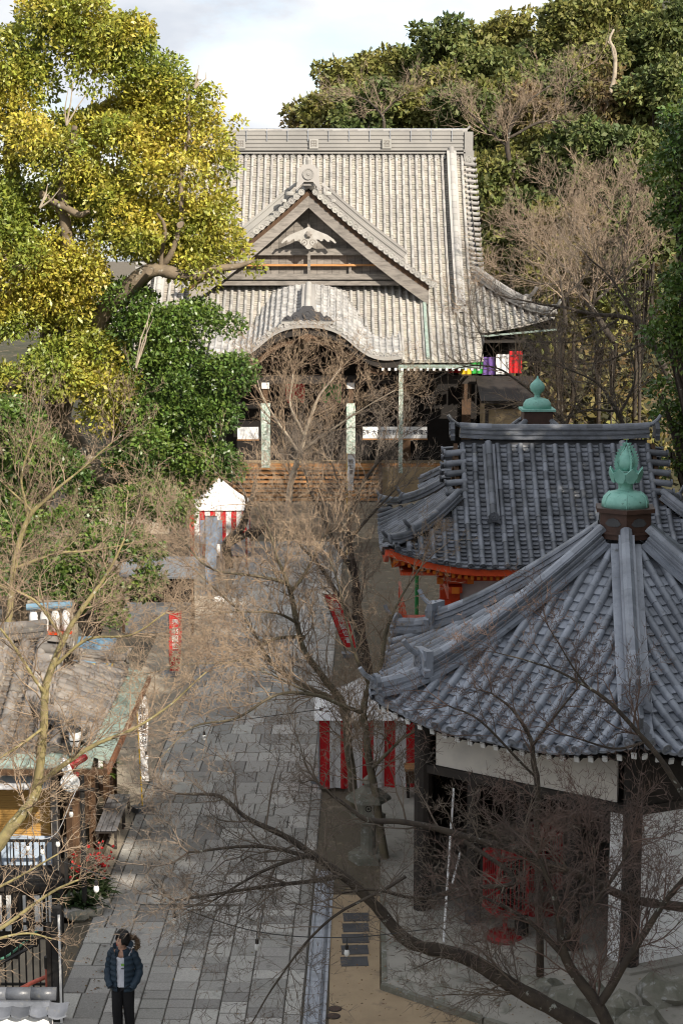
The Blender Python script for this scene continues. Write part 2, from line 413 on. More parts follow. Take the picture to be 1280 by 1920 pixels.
def resample(pts, step):
    pts = [V(p) for p in pts]; ds = [0.]
    for a, b in zip(pts, pts[1:]): ds.append(ds[-1]+(b-a).length)
    n = max(1, round(ds[-1]/step)); out = []
    for i in range(n+1):
        d = ds[-1]*i/n; j = 0
        while j < len(pts)-2 and ds[j+1] < d: j += 1
        out.append(pts[j].lerp(pts[j+1], (d-ds[j])/max(1e-9, ds[j+1]-ds[j])))
    return out
def smooth_path(pts, n=24):
    pts = [V(p) for p in pts]; P = [pts[0]*2-pts[1]]+pts+[pts[-1]*2-pts[-2]]; out = []
    m = len(pts)-1
    for i in range(n+1):
        s_ = i/n*m; k = min(int(s_), m-1); t = s_-k; a, b, c, d = P[k:k+4]
        out.append(.5*((2*b)+(c-a)*t+(2*a-5*b+4*c-d)*t*t+(3*b-3*c+d-a)*t**3))
    return out
def noshi(wd, h, layers):
    pr = []; dz = h/layers
    for i in range(layers):
        ww = wd/2-(.03 if i % 2 else 0); pr += [(ww, i*dz), (ww, (i+1)*dz-.012), (ww-.02, (i+1)*dz-.012)]
    return pr+[(-a, b) for a, b in reversed(pr)]

def ridge(parent, pts, wd, h, rt, material, tiles, layers=4, tl=.42, base_w=None, base='ridge_base'):
    pts = resample(pts, .3); mb = MB()
    if base_w: mb.sweep(pts, [(-base_w/2, -.02), (-base_w/2, .05), (base_w/2, .05), (base_w/2, -.02)])
    mb.sweep([p+V((0, 0, .04)) for p in pts], noshi(wd, h, layers)); o = mb.build(base, material, parent)
    q = resample(pts, tl)
    for a, b in zip(q, q[1:]):
        t = b-a; M = frame(a+V((0, 0, h+.03)), t, (0, 0, 1)) @ Matrix.Diagonal((1, t.length/tl*1.02, 1, 1)); tiles.append(M)
    return o
def oni(mb, p, t, s):
    """ridge-end ornament tile facing along t"""
    t = V(t); t.z = 0; t.normalize(); M = frame(p, t, (0, 0, 1))
    pl = [(-.5, -.35), (-.55, -.1), (-.42, .0), (-.46, .25), (-.28, .5), (0, .62), (.28, .5), (.46, .25), (.42, .0), (.55, -.1), (.5, -.35), (.2, -.2), (-.2, -.2)]
    mb.plate([(x*s, z*s) for x, z in pl], .22*s, M)
    for x, z, r in ((0, .18, .24), (-.17, .0, .11), (.17, .0, .11), (0, .47, .08)):
        mb.add(*disc_t(r*s, .1*s, 10), M @ Matrix.Translation((x*s, .16*s, z*s)))
def horn(mb, p, t, L, r):
    t = V(t); t.z = 0; t.normalize(); p = V(p)
    mb.tube([p-t*L*.25, p, p+t*L*.35+V((0, 0, L*.14)), p+t*L*.65+V((0, 0, L*.38)), p+t*L*.85+V((0, 0, L*.68))], [r, r, r*.95, r*.9, r*.85], 8)

# ------------------------------------------------------------------ ground, hill, path
def struct(o): o['kind'] = 'structure'; return o
struct(MB().grid(lambda a, b: V((-2500+5000*a, -2500+5000*b, -2.6)), 4, 4).build('ground', 'earth'))
struct(MB().prism([(-5.05, 5), (70, 5), (70, 130), (-70, 130), (-70, 32.2), (-5.05, 32.2)], -2.55, 0.).build('courtyard', 'earth'))

def sstep(x, a, b): t = min(1, max(0, (x-a)/(b-a))); return t*t*(3-2*t)
def hillz(x, y):
    back = sstep(y, 84, 118)*(13+.52*max(-30, min(40, x))) + max(0, y-112)*.10
    if x < -12: back *= max(.25, 1+(x+12)*.03)
    side = max(0, x-13.0)*.38*sstep(y, -60, -20)
    side = min(side, 18+.1*x)
    if y > 50: side *= 1-.55*sstep(y, 50, 64)
    n = mnoise.noise(V((x*.11, y*.11, 3.)))*1.5+mnoise.noise(V((x*.4, y*.4, 1.)))*.35
    h = max(back, side); return -1.2+h+(n if h > 1 else 0)
hx = np.linspace(-90, 110, 101); hy = np.linspace(-60, 240, 121)
struct(MB().grid(lambda a, b: V((-90+200*a, -60+300*b, hillz(-90+200*a, -60+300*b))), 100, 120).build('hillside', 'hill_earth', smooth=True))

PATH_RZ = -.017
path = MB().prism([(-2.15, -6.5), (2.04, -6.5), (2.04, 47.2), (-2.15, 47.2)], -.2, .012).build('path', 'stone_bed'); struct(path)
path.location = (-2.69, 26.5, 0); path.rotation_euler.z = PATH_RZ
def stone_t():
    vs, fs = [], []
    for z, i in ((0, 0), (.72, 0), (1., .022)):
        a = .5-i; vs += [(-a, -a, z), (a, -a, z), (a, a, z), (-a, a, z)]
    for k in range(2):
        for j in range(4): fs.append((k*4+j, k*4+(j+1) % 4, k*4+4+(j+1) % 4, k*4+4+j))
    fs.append((8, 9, 10, 11)); return vs, fs
rs = random.Random(4); stones = []
def put_stone(u0, u1, v0, v1):
    g = .022; stones.append(Matrix.Translation(((u0+u1)/2, (v0+v1)/2, .0)) @ Matrix.Rotation(rs.uniform(-.012, .012), 4, 'Z') @ Matrix.Rotation(rs.uniform(-.006, .006), 4, 'X')
                            @ Matrix.Diagonal((u1-u0-g, v1-v0-g, .036+rs.uniform(-.007, .007), 1)))
strips = [-2.12, -1.30, -.72, -.26, .19, .64, 1.10, 1.72, 2.02]
for a, b in zip(strips, strips[1:]):
    v = -6.4+rs.uniform(0, .3); big = a < -1
    while v < 5.0:
        ln = rs.uniform(.45, 1.0) if big else (rs.choice([.33, .36, .40, .44, .58]) if b < 1.8 else rs.uniform(.8, 1.6))
        ln = min(ln, 5.2-v) if 5.2-v < ln+.2 else ln
        if big and rs.random() < .45: m_ = a+(b-a)*rs.uniform(.35, .65); put_stone(a, m_, v, v+ln); put_stone(m_, b, v, v+ln)
        else: put_stone(a, b, v, v+ln)
        v += ln
v = 5.2; k = 0
while v < 47.0:
    ln = rs.uniform(.66, .92); put_stone(-2.12, -1.90, v, v+ln*.98); put_stone(1.78, 2.02, v, v+ln*.98)
    u = -1.90-(.25 if k % 2 else 0); us = [-1.90]
    while True:
        u += rs.uniform(.44, .62)
        if u > 1.55: break
        if u > -1.70: us.append(u)
    us.append(1.78)
    for a, b in zip(us, us[1:]): put_stone(a, b, v, v+ln)
    v += ln; k += 1
emit(path, 'paving_stone', stone_t(), stones, 'stone', 300)
# left verge of paving by the shop
vg = struct(MB().prism([(-5.0, 32.3), (-4.72, 32.3), (-3.9, 73), (-6.2, 73), (-6.0, 40), (-5.0, 39)], -.1, .006).build('sandy_verge', 'stone_warm'))

# concrete beside the path, with its inset slabs
pad = struct(MB().prism([(-.22, 18), (5.5, 18), (4.3, 24.9), (2.29, 26.5), (.66, 27.83), (.76, 32.2), (-.2, 32.2)], -.2, .022).build('concrete_pad', 'concrete_tan'))
for i in range(5):
    v0 = 28.78+i*.515; MB().box(.23+.012*i, v0+.2, .018, .49, .40, .03, rz=.05).build('inset_slab', 'slab_dark', pad)
ap = struct(MB().prism([(.79, 33.0), (.70, 27.90), (2.33, 26.56), (4.4, 24.95), (5.6, 18), (13, 18), (13, 41), (.9, 41)], -.3, .11).build('concrete_apron', 'concrete'))
MB().beam((.70, 27.84, .05), (2.33, 26.50, .05), .10, .16).build('kerb', 'stone_moss', ap)
MB().beam((2.36, 26.48, .05), (4.5, 24.8, .05), .10, .17).build('kerb', 'stone_moss', ap)
MB().beam((.74, 27.94, .05), (.82, 33.0, .05), .09, .15).build('kerb', 'stone_moss', ap)
MB().prism([(1.25, 33), (1.22, 28.6), (2.2, 27.9), (2.2, 33)], .1, .17).build('ledge', 'concrete', ap)
for i, (x, y) in enumerate(((628, 1894), (625, 1908))):
    p = gz(x, y); o = thing('manhole_cover', ['upper', 'lower'][i]+' one of two small iron covers in the tan concrete', 'manhole cover', (p.x, p.y, .022), group='small iron covers beside the drain')
    MB().lathe([(.105, 0), (.105, .012), (.095, .014)], 20).build('lid', 'iron_rust', o)
    MB().lathe([(.118, 0), (.118, .006)], 20).build('rim', 'iron_black', o)

o = thing('drain_channel', 'galvanised drain grating running along the right edge of the paving', 'drain', (-2.69, 26.5, .012), PATH_RZ)
MB().box(2.08, .3, .01, .05, 13.6, .05).box(2.40, .3, .01, .05, 13.6, .05).build('frame', 'steel', o)
MB().box(2.24, .3, -.01, .3, 13.6, .015).build('channel_floor', 'slab_dark', o)
merged(o, 'grating_bars', box_t(.27, .028, .02), [Matrix.Translation((2.24, -6.4+i*.045, .018)) for i in range(298)], 'steel')
MB().box(2.19, .3, .024, .02, 13.6, .012).box(2.29, .3, .024, .02, 13.6, .012).build('bearer', 'steel', o)

# ------------------------------------------------------------------ tiled hip-and-gable roof
def irimoya(root, Lr, Le, De, ze, zr, tile, pan, spacing, r, L, c=.3, up=.5, wup=3., ext=0., extw=0., estart=None, sides=(1, -1), back=False, rows=False, verge=True, ridge_h=.5, ridge_w=.42, nlim=300, kud=True, ridge_layers=6, hipw=.34, pan_mat=None, deck_over=.06, ridge_up=.2, kw=None, kh=None):
    Rr = zr-ze
    def zd(d, ):
        t = d/De; return zr-Rr*((1+c)*t-c*t*t)
    def lift(x, y):
        ex = Le-abs(x); ey = De-abs(y); return up*max(0, 1-max(ex, 0)/wup)**2*max(0, 1-max(ey, 0)/wup)**2
    def front(s):      # s=-1: towards the camera (local -y)
        return lambda u, e: V((u, s*(De-e), zd(De-e)+lift(u, De-e)))
    def side(s):
        return lambda u, e: V((s*(Le-e), u, zd(De-e)+lift(Le-e, u)))
    covers, pans, discs, roww = [], [], [], []
    def column_set(surf, ulist, e0f, e1f, rowname=None):
        for i, u in enumerate(ulist):
            e0, e1 = e0f(u), e1f(u)
            if e1-e0 < .15: continue
            tm = tile_matrices(surf, u, e0, e1, L)
            lift_m = Matrix.Translation((0, 0, .035))
            ms = [M @ lift_m for M, e, k in tm]
            if rows and rowname: roww.append(ms)
            else: covers.extend(ms)
            if tm: M = tm[0][0]; discs.append(M @ Matrix.Translation((0, L*1.0, r*.55)))
        half = spacing/2
        for i, u in enumerate(ulist[:-1]):
            um = u+half; e0, e1 = e0f(um), e1f(um)
            if e1-e0 < .1: continue
            for M, e, k in tile_matrices(surf, um, e0-.03, e1, L*.5): pans.append(M)
    def cols(hw): n = int(hw/spacing); return [i*spacing for i in range(-n, n+1)]
    e1front = lambda u: De-.12 if abs(u) <= Lr else max(0, Le-abs(u)-.1)
    for s in ([-1, 1] if back else [-1]):
        surf = front(s)
        def e0f(u, s=s):
            if s == -1 and ext and abs(u) <= extw: return max(-ext, estart(u) if estart else -ext)
            return 0.
        column_set(surf, cols(Le-.15), e0f, e1front, 'tile_row')
    for s in sides:
        column_set(side(s), cols(De-.15), lambda u: 0., lambda u: min(Le-Lr-.02, De-abs(u)-.1))
    emit(root, 'cover_tile', cover_t(r, L), covers, tile, nlim, smooth=True)
    ct = cover_t(r, L)
    for ms in roww: merged(root, 'tile_row', ct, [jitter(m, 1.3) for m in ms], tile, smooth=True, stuff=False)
    emit(root, 'pan_tile', pan_t(spacing*.82, L*.5), pans, pan_mat or tile, 0 if rows else nlim)
    emit(root, 'round_eave_tile', disc_t(r*1.12, .06), discs, tile, nlim)
    # deck under the tiles
    mb = MB()
    def dk(surf, ua, ub, e0f, e1f, n=40):
        def fn(a, b):
            u = ua+(ub-ua)*a; e = e0f(u)+.03+(max(e1f(u), e0f(u)+.04)-e0f(u))*b; p = surf(u, e); return p-V((0, 0, deck_over))
        mb.grid(fn, n, 14)
    for s in (-1, 1):
        dk(front(s), -Le+.1, Le-.1, (lambda u: max(-ext, estart(u) if estart else -ext) if (s == -1 and ext and abs(u) <= extw) else 0.), lambda u: De if abs(u) <= Lr else max(.03, Le-abs(u)), 80)
        for q in (1, -1): dk(side(q), -De+.1, De-.1, lambda u: 0., lambda u: max(.03, min(Le-Lr+.25, De-abs(u))))
    mb.build('roof_deck', 'tile_joint', root)
    # main ridge
    tl = []
    pts = [V((x, 0, zr-.05+ridge_up*abs(x/Lr)**4*ridge_h*2)) for x in np.linspace(-Lr+.05, Lr-.05, 25)]
    ridge(root, pts, ridge_w, ridge_h, ridge_w*.30, tile, tl, ridge_layers)
    discs2 = []
    if kud:
        for sx in (-1, 1):
            x = sx*(Lr-spacing*2.6)
            for s in ((-1, 1) if back else (-1,)):
                dmax = De*.62 if not ext else De*.86
                pts = [front(s)(x, De-d)+V((0, 0, .05)) for d in np.linspace(.25, dmax, 14)]
                ridge(root, pts, kw or spacing*1.05, kh or r*1.5, r*1.35, tile, tl, 3 if not kh else 5)
                om = MB(); oni(om, pts[-1]+V((0, s*.08, r*1.5)), (0, s, 0), r*4.2 if not kh else .62); om.build('ridge_end_tile', tile, root)
    # hip ridges, two tiers, with upturned horns
    for sx in (-1, 1):
        for s in ((-1, 1)):
            if s == 1 and sx not in sides: continue
            g = Le-Lr
            P = lambda e: V((sx*(Le-e), s*(De-e), zd(De-e)+lift(Le-e, De-e)+.06))
            pts = [P(e) for e in np.linspace(g-.05, g*.36, 10)]
            ridge(root, pts, hipw, hipw*.75, hipw*.32, tile, tl, 4)
            om = MB(); d = (sx, s, 0); oni(om, pts[-1]+V((sx*.05, s*.05, hipw*.6)), d, hipw*1.25)
            horn(om, pts[-1]+V((0, 0, hipw*.95)), d, hipw*1.5, hipw*.2); om.build('ridge_end_tile', tile, root, smooth=True)
            pts = [P(e) for e in np.linspace(g*.36, .12, 8)]
            ridge(root, pts, hipw*.8, hipw*.45, hipw*.3, tile, tl, 3)
            om = MB(); oni(om, pts[-1]+V((sx*.05, s*.05, hipw*.4)), d, hipw*1.0)
            horn(om, pts[-1]+V((0, 0, hipw*.6)), d, hipw*1.2, hipw*.18); om.build('ridge_end_tile', tile, root, smooth=True)
    emit(root, 'ridge_tile', cover_t(ridge_w*.30, .42), tl, tile, nlim, smooth=True)
    # verge tiles lying across the gable edge
    vt = []
    for sx in (-1, 1):
        for s in ((-1, 1)):
            dd = .35
            while dd < De-(Le-Lr)-.05:
                p = front(s)(sx*(Lr-.18), De-dd)+V((0, 0, .06)); q = front(s)(sx*Lr, De-dd-.01); n = (front(s)(sx*Lr, De-dd+.02)-q).cross(V((sx, 0, 0))); n = n if n.z > 0 else -n
                vt.append(frame(p, (sx, 0, -.10), n)); dd += spacing*.78
    emit(root, 'verge_tile', cover_t(r*1.2, .55), vt, tile, nlim, smooth=True)
    emit(root, 'verge_tile_end', disc_t(r*1.25, .05), [M @ Matrix.Translation((0, .57, r*.5)) for M in vt], tile, nlim)
    # gable walls and barge boards
    dg = De-(Le-Lr)
    for sx in (-1, 1):
        gx = sx*(Lr-.35); pl = [(0, zr-.15)]
        for d in np.linspace(0, dg+.2, 8)[1:]: pl.append((d, zd(d)-.12))
        pl = pl+[(-a, b) for a, b in reversed(pl[1:])]
        gb = MB(); gb.plate([(a, b) for a, b in pl], .1, Matrix.Translation((gx, 0, 0)) @ Matrix.Rotation(PI/2, 4, 'Z')); gb.build('gable_wall', 'wood_dark', root)
        for s in (-1, 1):
            bb = MB(); bb.sweep([V((sx*(Lr+.05), s*d, zd(d)-.22)) for d in np.linspace(.0, dg, 9)], [(-.05, -.16), (-.05, .12), (.05, .12), (.05, -.16)]); bb.build('barge_board', 'wood_grey' if rows else 'wood_brown', root)
    return dict(zd=zd, lift=lift, front=front, side=side)

# ================================================================== main hall
HX, HY = -1.5, 87.0
hall = thing('main_hall', 'great wooden temple hall with pale weathered tile roof at the end of the path', 'temple hall', (HX, HY, 0))
# profile of the bow-shaped porch gable (front edge), local x
KW, KF = 4.15, -11.75                                   # half width, front edge (local y)
def kara(x):
    s_ = min(1, abs(x)/KW)
    def f(q): return float(np.interp(abs(q), [0, .1, .2, .3, .41, .48, .58, .7, .8, .92, 1], [1, .99, .95, .86, .67, .47, .22, .05, 0, .01, .07]))
    return 7.98+1.45*sum(f(s_+d) for d in (-.08, -.04, 0, .04, .08))/5
def kara_s(x, y): return kara(x)+.36*(y-KF)
def zmain(d): t = d/9.5; return 17.5-8.6*(1.3*t-.3*t*t)
def estart(u):
    if abs(u) > KW: return -2.0
    d = 11.5
    while d > 6 and zmain(d) < kara_s(u, -d)-.02: d -= .05
    return 9.5-d
irimoya(hall, 7.8, 11.1, 9.5, 8.9, 17.5, 'tile_pale', 'tile_pale_pan', .325, .078, .32, c=.3, up=.75, wup=4.5, ridge_up=0., ext=2.0, extw=7.7, estart=estart,
        rows=True, kw=.46, kh=.36, ridge_h=1.0, ridge_w=.55, ridge_layers=10, hipw=.5, pan_mat='tile_pale_pan')
# ridge: row of round tiles at its foot, two square crests, lightning wire on pegs, end ornaments
emit(hall, 'ridge_foot_tile', disc_t(.11, .1), [frame((x, -.42, 17.22), (0, -1, .15), (0, 0, 1)) for x in np.arange(-7.4, 7.5, .325)], 'tile_pale')
MB().box(0, -.36, 17.42, 15.3, .1, .07).box(0, -.34, 17.56, 15.3, .08, .04).build('ridge_band', 'tile_pale', hall)
for x, ch in ((-1.32+1.45, '田'), (3.75, '召'), (-3.5, '田')):
    o = MB().box(x, -.33, 17.86, .46, .1, .46).build('crest_plate', 'tile_pale', hall)
    text_mesh(ch, .34, Matrix.Translation((x, -.395, 17.86)) @ Matrix.Rotation(PI/2, 4, 'X'), 'wood_grey', 'crest', o)
mb = MB()
for x in np.arange(-7.3, 7.5, 1.02): mb.box(x, -.3, 18.30, .025, .03, .62)
mb.box(0, -.3, 18.6, 15.2, .03, .03).build('lightning_wire', 'steel', hall)
for sx in (-1, 1):
    mb = MB(); mb.box(sx*7.82, -.1, 17.9, .42, .5, 1.1).box(sx*7.82, -.16, 17.28, .52, .5, .5); oni(mb, (sx*7.82, -.40, 17.0), (0, -1, 0), .5)
    horn(mb, (sx*7.6, 0, 18.52), (sx, 0, 0), .35, .06); mb.build('ridge_end_tile', 'tile_pale', hall)
# ---- triangular dormer gable on the front slope
GW, GY, GZ, GR = 5.7, -8.0, 15.4, 4.45                 # half width, front plane, apex, rise
def gz_(x): s_ = min(1.05, abs(x)/GW); return GZ-GR*(1.16*s_-.16*s_*s_)
gab = MB()
def gslope(sx):
    def fn(a, b):
        x = sx*GW*a; z = gz_(x); yb = -.6
        d = 9.5
        while d > .5 and zmain(d) < z+.02: d -= .1
        return V((x, GY+( -d+.6-GY)*b if -d+.6 > GY else GY+.3*b, z+.02))
    return fn
gab.grid(gslope(1), 16, 4); gab.grid(gslope(-1), 16, 4); gd = gab.build('dormer_roof', 'tile_pale', hall)
cv, dv = [], []
for sx in (-1, 1):
    x = .28
    while x < GW-.05:
        z = gz_(x); sl = (gz_(x+.01)-z)/.01; n = V((-sl*sx, 0, 1)).normalized(); st = .30/math.sqrt(1+sl*sl)
        M = frame((sx*x, GY+.75, z+.05), (0, -1, 0), n); cv.append(M); cv.append(M @ Matrix.Translation((0, -.42, .0))); dv.append(M @ Matrix.Translation((0, .80, .06)))
        x += st
emit(hall, 'dormer_tile', cover_t(.125, .78), cv, 'tile_pale', 300, True)
emit(hall, 'dormer_tile_end', disc_t(.15, .08), dv, 'tile_pale')
tl = []
for sx in (-1, 1):
    ridge(hall, [V((sx*GW*s_, GY+.98, gz_(GW*s_)+.08)) for s_ in np.linspace(.10, .74, 14)], .34, .62, .12, 'tile_pale', tl, 5)
    ridge(hall, [V((sx*GW*s_, GY+.13, gz_(GW*s_)-.06)) for s_ in np.linspace(.03, 1.0, 16)], .30, .08, .06, 'tile_pale', tl, 2, base='verge_course')
    om = MB(); oni(om, (sx*GW*.76, GY+.95, gz_(GW*.76)+.25), (sx*.4, -1, 0), .42); om.build('ridge_end_tile', 'tile_pale', hall)
    om = MB(); oni(om, (sx*GW*1.0, GY+.1, gz_(GW)+.1), (sx*.4, -1, 0), .40); om.build('ridge_end_tile', 'tile_pale', hall)
ridge(hall, [V((0, y, GZ+.1)) for y in np.linspace(GY, -1.6, 10)], .5, .45, .14, 'tile_pale', tl, 5)
emit(hall, 'dormer_ridge_tile', cover_t(.12, .42), tl, 'tile_pale', 200, True)
om = MB(); M = frame((0, GY-.02, GZ+.55), (0, -1, 0), (0, 0, 1))
om.plate([(-.42, -.5), (-.62, -.62), (-.46, -.2), (-.42, .3), (-.25, .52), (.25, .52), (.42, .3), (.46, -.2), (.62, -.62), (.42, -.5), (.2, -.25), (-.2, -.25)], .25, M)
om.add(*disc_t(.26, .12, 16), M @ Matrix.Translation((0, .18, .1))); om.tube([(0, GY, GZ+1.05), (0, GY-.05, GZ+1.3), (0, GY-.1, GZ+1.42)], [.12, .12, .05], 8)
for sx in (-1, 1):
    om.lathe([(.02, -.1), (.18, -.08), (.2, 0), (.18, .08), (.02, .1)], 12, (sx*.85, GY, GZ-.22), sy=.6).lathe([(.02, -.08), (.12, -.06), (.13, 0), (.12, .06), (.02, .08)], 12, (sx*1.12, GY, GZ-.55), sy=.6)
om.build('crown_tile', 'tile_pale', hall)
# barge boards, pendant and gable wall
for sx in (-1, 1):
    b = MB(); xs = np.linspace(0, GW*.965, 18)
    pl = [(x*sx, gz_(x)-.16) for x in xs]+[(x*sx, gz_(x)-.85-.10*(x/GW)) for x in reversed(xs)]
    b.plate(pl, .12, Matrix.Translation((0, GY+.22, 0))); b.build('barge_board', 'wood_grey', hall)
    b = MB(); pl = [(x*sx, gz_(x)-.06) for x in xs]+[(x*sx, gz_(x)-.30) for x in reversed(xs)]
    b.plate(pl, .3, Matrix.Translation((0, GY+.3, 0))); b.build('verge_board', 'wood_brown', hall)
def scroll(s_):
    pts = []
    half = [(0, -.62), (.10, -.60), (.20, -.50), (.30, -.36), (.36, -.22), (.52, -.26), (.55, -.12), (.48, -.02), (.62, .0), (.78, -.12), (.90, -.08), (.92, .04), (1.06, -.02), (1.20, -.16), (1.34, -.14), (1.34, -.02), (1.5, -.12), (1.66, -.26), (1.76, -.22), (1.6, .0), (1.2, .28), (.8, .44), (.4, .60), (0, .8)]
    return [(x*s_, z*s_) for x, z in half]+[(-x*s_, z*s_) for x, z in reversed(half[1:-1])]
pd = MB().plate(scroll(.72), .1, Matrix.Translation((0, GY+.10, GZ-2.28))).build('gable_pendant', 'wood_pale', hall)
mb = MB().lathe([(.16, 0), (.16, .08), (.08, .14)], 6)
mb2 = MB().add(mb.v, mb.f, Matrix.Translation((0, GY+.04, GZ-2.05)) @ Matrix.Rotation(PI/2, 4, 'X')); mb2.build('boss', 'wood_grey', pd)
for sx in (-1, 1):
    q = MB().add(*disc_t(.15, .05, 12), frame((sx*.19, GY+.04, GZ-2.42), (0, -1, 0), (0, 0, 1))); q.build('scroll_eye', 'wood_grey', pd)
gw = MB(); pl = [(x, gz_(x)-.3) for x in np.linspace(-GW*.9, GW*.9, 15)]
for i in range(26):
    x = -4.4+i*.352; zt = gz_(x)-.4
    if zt > 11.25: gw = MB(); gw.box(x, GY+1.0, (zt+11.2)/2, .34, .06, zt-11.2); gw.build('gable_plank', 'wood_grey', hall)
MB().plate([(x, z) for x, z in pl], .05, Matrix.Translation((0, GY+1.1, 0))).build('gable_backing', 'wood_dark', hall)
for z, hh, wd, m_ in ((12.55, .30, 7.2, 'wood_grey'), (11.95, .10, 8.2, 'wood_step'), (11.42, .26, 9.4, 'wood_grey'), (11.12, .2, 9.6, 'wood_grey')):
    MB().box(0, GY+.82, z, wd, .22, hh).build('gable_beam', m_, hall)
MB().box(0, GY+.78, 12.6, .14, .16, 2.6).build('king_post', 'wood_grey', hall)
for sx in (-1, 1): MB().box(sx*1.9, GY+.85, 11.7, .12, .12, .7).build('gable_strut', 'wood_grey', hall)
om = MB(); oni(om, (4.3, GY+.55, 11.15), (0, -1, 0), .5); om.build('corner_ornament', 'wood_grey', hall)
om = MB(); oni(om, (-4.3, GY+.55, 11.15), (0, -1, 0), .5); om.build('corner_ornament', 'wood_grey', hall)
# ---- bow-shaped porch gable
xs = np.linspace(-KW, KW, 61)
def kend(x):
    y = KF
    while y < -6.5 and kara_s(x, y) > zmain(-y)-.1: y += .06
    return y+.25
kb = MB(); kb.grid(lambda a, b: V((KW*(2*a-1), KF+(kend(KW*(2*a-1))-KF)*b, kara_s(KW*(2*a-1), KF+(kend(KW*(2*a-1))-KF)*b)-.03)), 50, 6).build('porch_roof', 'tile_porch', hall, True)
kc, kp, kd = [], [], []
x = -KW+.05; arc = []
while x < KW:
    arc.append(x); sl = (kara(x+.01)-kara(x-.01))/.02; x += .30/math.sqrt(1+sl*sl)
for i, x in enumerate(arc):
    sl = (kara(x+.01)-kara(x-.01))/.02; n = V((-sl, -.3, 1)).normalized(); y0 = KF; y1 = kend(x); ny = max(1, round((y1-y0)/.36))
    for k in range(ny):
        ya = y0+(y1-y0)*(k+1)/ny; yb = y0+(y1-y0)*k/ny; P1 = V((x, ya, kara_s(x, ya))); P0 = V((x, yb, kara_s(x, yb)))
        t = P0-P1; M = frame(P1+n*.02, t, n) @ Matrix.Diagonal((1, t.length/.36*1.03, 1, 1)); kc.append(M)
        sl2 = Matrix.Translation((.15, 0, -.0)); kp.append(M @ sl2)
    P0 = V((x, KF, kara(x))); kd.append(frame(P0+V((0, -.02, .06)), (0, -1, 0), n))
emit(hall, 'porch_tile', cover_t(.06, .36, 5), kc, 'tile_porch', 300, True)
emit(hall, 'porch_pan_tile', pan_t(.2, .36), kp, 'tile_porch', 0)
emit(hall, 'porch_tile_end', disc_t(.13, .1), kd, 'tile_pale')
def band(name, m_, z0, z1, y, th, xm=KW):
    xx = np.linspace(-xm, xm, 41); b = MB()
    pl = [(x, kara(x)+z0) for x in xx]+[(x, kara(x)+z1) for x in reversed(xx)]
    b.plate(pl, th, Matrix.Translation((0, y, 0))); b.build(name, m_, hall)
band('porch_eave_course', 'tile_pale', -.02, -.16, KF+.1, .25)
band('porch_bargeboard', 'wood_dark', -.16, -.50, KF+.2, .14)
band('porch_arch_beam', 'wood_brown', -.62, -.85, KF+.5, .14, KW*.86)
MB().plate([(x*.5, z*.5) for x, z in scroll(.55)], .1, Matrix.Translation((0, KF+.12, kara(0)-.62))).build('porch_pendant', 'wood_brown', hall)
tl = []
ridge(hall, [V((0, y, kara_s(0, y)+.05)) for y in np.linspace(KF+.35, -8.2, 10)], .62, .30, .15, 'tile_pale', tl, 4)
emit(hall, 'porch_ridge_tile', cover_t(.15, .42), tl, 'tile_pale', 100, True)
om = MB(); M = frame((0, KF+.2, kara(0)+.28), (0, -1, 0), (0, 0, 1))
om.plate([(-1.15, -.16), (-1.0, .02), (-.72, .05), (-.6, .22), (-.35, .26), (-.22, .5), (.22, .5), (.35, .26), (.6, .22), (.72, .05), (1.0, .02), (1.15, -.16)], .24, M)
for x, r_ in ((0, .2), (-.5, .12), (.5, .12), (-.85, .08), (.85, .08)): om.add(*disc_t(r_, .1, 12), M @ Matrix.Translation((x, .17, .12 if x == 0 else .02)))
om.build('porch_crown_tile', 'tile_joint', hall)
MB().box(0, KF+.2, kara(0)+.06, 2.3, .4, .1).build('porch_crown_base', 'tile_pale', hall)
# rafters: white ends under the porch eave beside the bow
rf = [Matrix.Translation((x, -11.1, 7.45)) for x in np.arange(-7.6, 7.65, .28) if abs(x) > 3.2]
emit(hall, 'rafter', box_t(.10, 1.4, .11), rf, 'wood_dark', 300)
emit(hall, 'rafter_tip', box_t(.105, .03, .115), [m @ Matrix.Translation((0, -.72, 0)) for m in rf], 'white_paint', 300)
# copper gutter and rain pipe
MB().box(5.85, -11.62, 7.55, 3.7, .16, .17).box(-5.85, -11.62, 7.55, 3.7, .16, .17).build('gutter', 'copper_trim', hall)
MB().beam((7.8, -9.62, 8.78), (11.2, -9.7, 9.1), .1, .08).build('gutter', 'copper_trim', hall)
MB().sweep([V((5.32, -d, zmain(d)+.12)) for d in np.linspace(7.4, 11.5, 10)], [(-.07, 0), (-.07, .08), (.07, .08), (.07, 0)]).build('roof_channel', 'copper_trim', hall)
for sx in (-1, 1): MB().box(sx*4.12, -11.6, 5.2, .19, .19, 4.75).build('rain_pipe', 'post_patina', hall)
# posts, walls, floor
for x in (-1.92, 1.92):
    o = MB().box(x, -10.1, 4.35, .40, .40, 2.9).build('porch_post', 'post_patina', hall)
    MB().box(x, -10.1, 6.15, .22, .22, .72).build('post_head', 'wood_brown', o)
    MB().box(x, -10.13, 6.6, .34, .3, .26).build('post_capital', 'white_paint', o)
for x in (-7.3, -4.5, 4.5, 7.3): MB().box(x, -7.6, 5.4, .42, .42, 5.0).build('hall_post', 'wood_brown', hall)
MB().box(0, -9.9, 6.85, 15.4, .3, .35).build('porch_beam', 'wood_dark', hall)
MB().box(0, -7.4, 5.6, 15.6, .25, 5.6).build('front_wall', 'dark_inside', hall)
for sx in (-1, 1): MB().box(sx*9.4, 0, 5.8, .25, 14.8, 6.0).build('side_wall', 'wood_dark', hall)
MB().box(0, 7.4, 5.6, 18.8, .25, 5.6).build('back_wall', 'wood_dark', hall)
